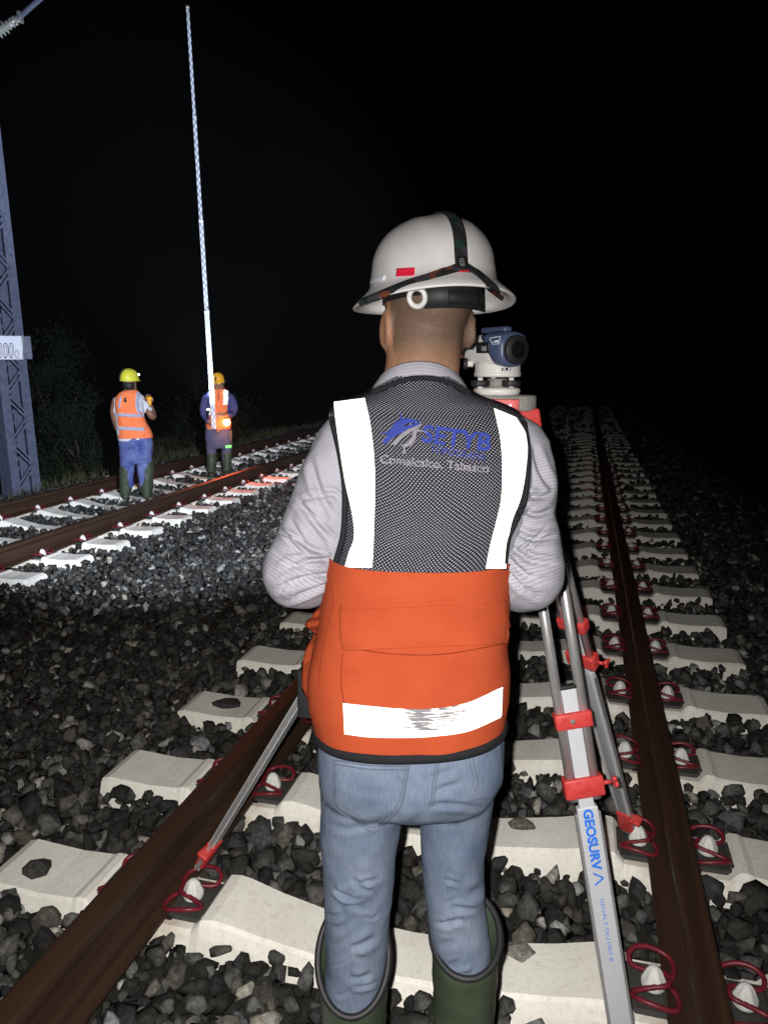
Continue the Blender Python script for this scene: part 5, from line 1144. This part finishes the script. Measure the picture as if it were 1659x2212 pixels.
# =================================================================== MAST, SIGN, CATENARY
mz = -.47; mr = ground(80, 1069, mz); ml = ground(19, 1078, mz); mc = (mr+ml)/2; mdir = mr-ml; mw = np.linalg.norm(mdir[:2]); mdir = np.array([*mdir[:2], 0])/mw; mdp = np.array([-mdir[1], mdir[0], 0])
mast = thing('catenary_mast', (mc[0], mc[1], mz), 'grey steel lattice overhead line mast at the left edge', 'mast')
MR = np.stack([mdir, mdp, np.array([0, 0, 1.])], 1); MH = 9.0; cw = .135; dpt = .30
for sd in (-1, 1):
    g = G(); c = mc+mdir*sd*(mw/2-cw/2); c = np.array([*c[:2], mz+MH/2])
    g.box(c-mdp*dpt/2, (cw, .014, MH), MR); g.box(c+mdp*dpt/2, (cw, .014, MH), MR); g.box(c+mdir*sd*(cw/2-.007), (.012, dpt-.02, MH), MR); g.out('chord', M_steel, mast, False)
per = .72; k = 0; z = mz+.10
inn = mw/2-cw*.55
while z < mz+MH-.5:
    for face in (-1, 1):
        a = mc+mdir*inn*(1 if k % 2 else -1); b = mc-mdir*inn*(1 if k % 2 else -1); o3 = mdp*face*(dpt/2+.010)*1.0
        for dz in ((0, .085) if face < 0 else (.04,)):
            A_ = np.array([*(a+o3)[:2], z+dz]); B_ = np.array([*(b+o3)[:2], z+per/2+dz]); dd = B_-A_; ln = np.linalg.norm(dd); dd /= ln; n3 = mdp; s3 = np.cross(dd, n3)
            g = G(); g.box((A_+B_)/2, (.030, .008, ln), np.stack([s3, n3, dd], 1)); g.out('lattice_bar', M_steel, mast, False)
    z += per/2; k += 1
g = G(); g.box(mc+np.array([0, 0, .03]), (mw+.16, dpt+.14, .06), MR); g.box(mc+np.array([0, 0, -.2]), (mw+.3, dpt+.3, .42), MR); g.out('base_plate', M_steel, mast, False)
mast.rotation_mode = 'AXIS_ANGLE'; mast.rotation_axis_angle = (-radians(1.35), *mdp)
# cantilever with its insulator
pa = Plane(math.atan2(mc[0], mc[1])); Dm = math.hypot(mc[0], mc[1])
c0 = pa.px(-40, 116, Dm-.1); c1 = pa.px(62, 52, Dm-.25); c2 = pa.px(300, -150, Dm-.9)
cax = c1-c0; cl_ = np.linalg.norm(cax); cax /= cl_
prof_t = []; ts_ = np.linspace(0, 1, 57)
rr = [(.085 if (i % 4) in (1, 2) else .045)*(1 if i < 44 else .75) for i in range(57)]
V, F = tube([c0+cax*cl_*t for t in ts_], rr, 20); raw('insulator', V, F, M_porcelain, mast)
g = G(); g.add(*tube([c1-cax*.18, c1+cax*.02], [.05, .045], 14)); g.box(c1-cax*.06, (.13, .05, .10), None, .01); g.box(c1+cax*.05, (.05, .08, .14), None, .01); g.out('insulator_clamp', M_alu, mast)
V, F = tube([c1, c2], [.034, .034], 14); raw('cantilever_tube', V, F, M_steel, mast)
# kilometre plate
pS = Plane(math.atan2(*ground(25, 1078, mz)[:2])); Ds = Dm-.32
sgn_ = thing('kilometre_plate', tuple(pS.px(5, 750, Ds)), 'white number plate ending in 300 bolted to the lattice mast', 'sign')
def sg(x, y, dv=0): return pS.px(x, y, Ds+dv)
g = G(); p00, p11 = sg(-62, 724), sg(52, 777); ctr = (p00+p11)/2; g.box(ctr, (np.linalg.norm((p11-p00)[:2]), .012, abs(p11[2]-p00[2])), np.stack([pS.eu, pS.ev, np.array([0, 0, 1.])], 1), .005); g.out('plate', M_signwhite, sgn_)
g = G()
for a, b in ((( -60, 726), (50, 726)), ((50, 726), (50, 775)), ((50, 775), (-60, 775))): g.add(*tube([sg(*a, -.012), sg(*b, -.012)], .006, 6))
g.out('raised_edge', M_white, sgn_)
def sgtext(t, x0, y0, x1, h, m, off, bold):
    V2, F2_ = text_mesh(t, 1, bold); wd = V2[:, 0].max(); raw('numeral', np.array([sg(x0+(x1-x0)*x/wd, y0-y/.73*h, off) for x, y in V2]), F2_, m, sgn_, False)
sgtext('300', -4, 771.5, 31, 31, M_print, -.011, .035); sgtext('300', -3, 771, 30, 30, M_signwhite, -.014, -.006); sgtext('0', 33, 771.5, 43, 16, M_print, -.011, .03); sgtext('0', 34, 771, 42.5, 15, M_signwhite, -.014, 0)
g = G(); bk = pS.px(64, 752, Dm-.05); g.box(bk, (.16, .10, .34), np.stack([pS.eu, pS.ev, np.array([0, 0, 1.])], 1), .01); g.out('junction_box', M_steel, mast)
# overhead wires of the far track
M_wire = mat('near_black_wire', (.002, .002, .002), .9, .05)  # even near-black colour keeps the wires hardly visible
wr = thing('overhead_wires', ((XL2+XR2)/2, 8, TZ), 'thin dark overhead wires above the far track', 'wires')
g = G(); xc2 = (XL2+XR2)/2; ys = np.linspace(-2, 70, 50); g.add(*tube([[xc2, y, TZ+5.4] for y in ys], .0025, 6)); g.out('contact_wire', M_wire, wr)
g = G(); g.add(*tube([[xc2, y, TZ+6.2+.35*((y-9.5) % 50/25-1)**2] for y in ys], .0025, 6)); g.out('catenary_wire', M_wire, wr)
for y in np.arange(3, 66, 6):
    g = G(); g.add(*cyl([xc2, y, TZ+5.4], [xc2, y, TZ+6.2+.35*((y-9.5) % 50/25-1)**2], .002, 6)); g.out('dropper', M_wire, wr)

# =================================================================== BUSHES IN THE DARK
def bush(name, x, y, z, rx, ry, h, n, label, seed, cat='bush'):
    r = np.random.default_rng(seed); t = thing(name, (x, y, z), label, cat, 'bushes beyond the far track')
    g = G()
    for k in range(7):
        a = r.uniform(0, 2*pi); q = np.array([x+rx*.5*cos(a), y+ry*.5*sin(a), z+h*r.uniform(.5, .85)]); g.add(*tube([[x+.1*cos(a), y+.1*sin(a), z-.05], (np.array([x, y, z])+q)/2+np.array([0, 0, .1]), q], [.035, .022, .008], 6))
    g.out('stem', M_bark, t)
    cl = []; nc = 26
    for _ in range(nc):
        a = r.uniform(0, 2*pi); q = math.sqrt(r.random()); zz = r.random()**.8; cl.append((x+rx*q*cos(a)*(1-.45*zz), y+ry*q*sin(a)*(1-.45*zz), z+h*zz, r.uniform(.16, .34)*max(rx, .8)))
    V = []; F = []
    for i in range(n):
        c = cl[r.integers(nc)]; p = np.array(c[:3])+r.normal(0, 1, 3)*c[3]*.62; p[2] = max(p[2], z+.02); d = r.normal(0, 1, 3); d /= np.linalg.norm(d); e = np.cross(d, r.normal(0, 1, 3)); e /= np.linalg.norm(e); L_ = r.uniform(.05, .12); w_ = L_*.42
        b = len(V); nn = np.cross(d, e)*L_*.12; V += [p-d*L_*.5, p+e*w_*.5+nn, p+d*L_*.5, p-e*w_*.5+nn]; F.append([b, b+1, b+2, b+3])
    raw('foliage', np.array(V), F, M_leaf, t, False)
bush('leafy_bush', -9.4, 12.6, -.68, 1.0, .9, 1.5, 3400, 'dim rounded bush between the lattice mast and the worker in yellow', 21)
bush('leafy_bush', -9.6, 11.0, -.70, .8, .7, .8, 1800, 'low dim bush close beside the lattice mast', 22)
bush('small_tree', -11.4, 14.5, -.75, 1.1, 1.0, 2.9, 3600, 'dim upright small tree behind the rounded bush', 23, 'tree')
bush('leafy_bush', -9.2, 17.5, -.7, 1.5, 1.3, 1.3, 3200, 'barely lit bush between the two distant workers', 24)
bush('leafy_bush', -10.6, 9.2, -.74, .9, .9, 1.0, 1800, 'dark bush left of the lattice mast at the picture edge', 25)
# short grass on the verge
V = []; F = []; r = np.random.default_rng(5)
for i in range(9000):
    x = r.uniform(-12.5, -7.6); y = r.uniform(6.5, 24); z = float(level(x, y))-.05; hgt = r.uniform(.06, .26); a = r.uniform(0, 2*pi); dx = cos(a)*.010; dy = sin(a)*.010; lx, ly = r.normal(0, .06, 2); b = len(V)
    V += [[x-dx, y-dy, z], [x+dx, y+dy, z], [x+lx, y+ly, z+hgt]]; F.append([b, b+1, b+2])
go = raw('grass', np.array(V), F, mat('dry_grass', (.05, .065, .03), .8, .1, scale=2, col2=(.12, .12, .06)), None, False); go['kind'] = 'stuff'; go['label'] = 'sparse dim grass on the verge beyond the far track'; go['category'] = 'grass'
# =================================================================== faint haze volume, added to stand in for lens glare
HB_ = G(); HB_.box((0, 60, 4.2), (130, 180, 11.4)); hz_ = HB_.out('haze', None, None, False); hz_['kind'] = 'stuff'; hz_['label'] = 'faint haze volume over the tracks, added for the lens glare'; hz_['category'] = 'haze'
hm_ = bpy.data.materials.new('glare_haze'); hm_.use_nodes = True; nt2 = hm_.node_tree; nt2.nodes.remove(nt2.nodes['Principled BSDF'])
pv = nt2.nodes.new('ShaderNodeVolumePrincipled'); pv.inputs['Color'].default_value = (.9, .92, 1, 1); pv.inputs['Density'].default_value = .0004; pv.inputs['Anisotropy'].default_value = .2
nt2.links.new(pv.outputs[0], nt2.nodes['Material Output'].inputs['Volume']); hz_.data.materials.append(hm_)
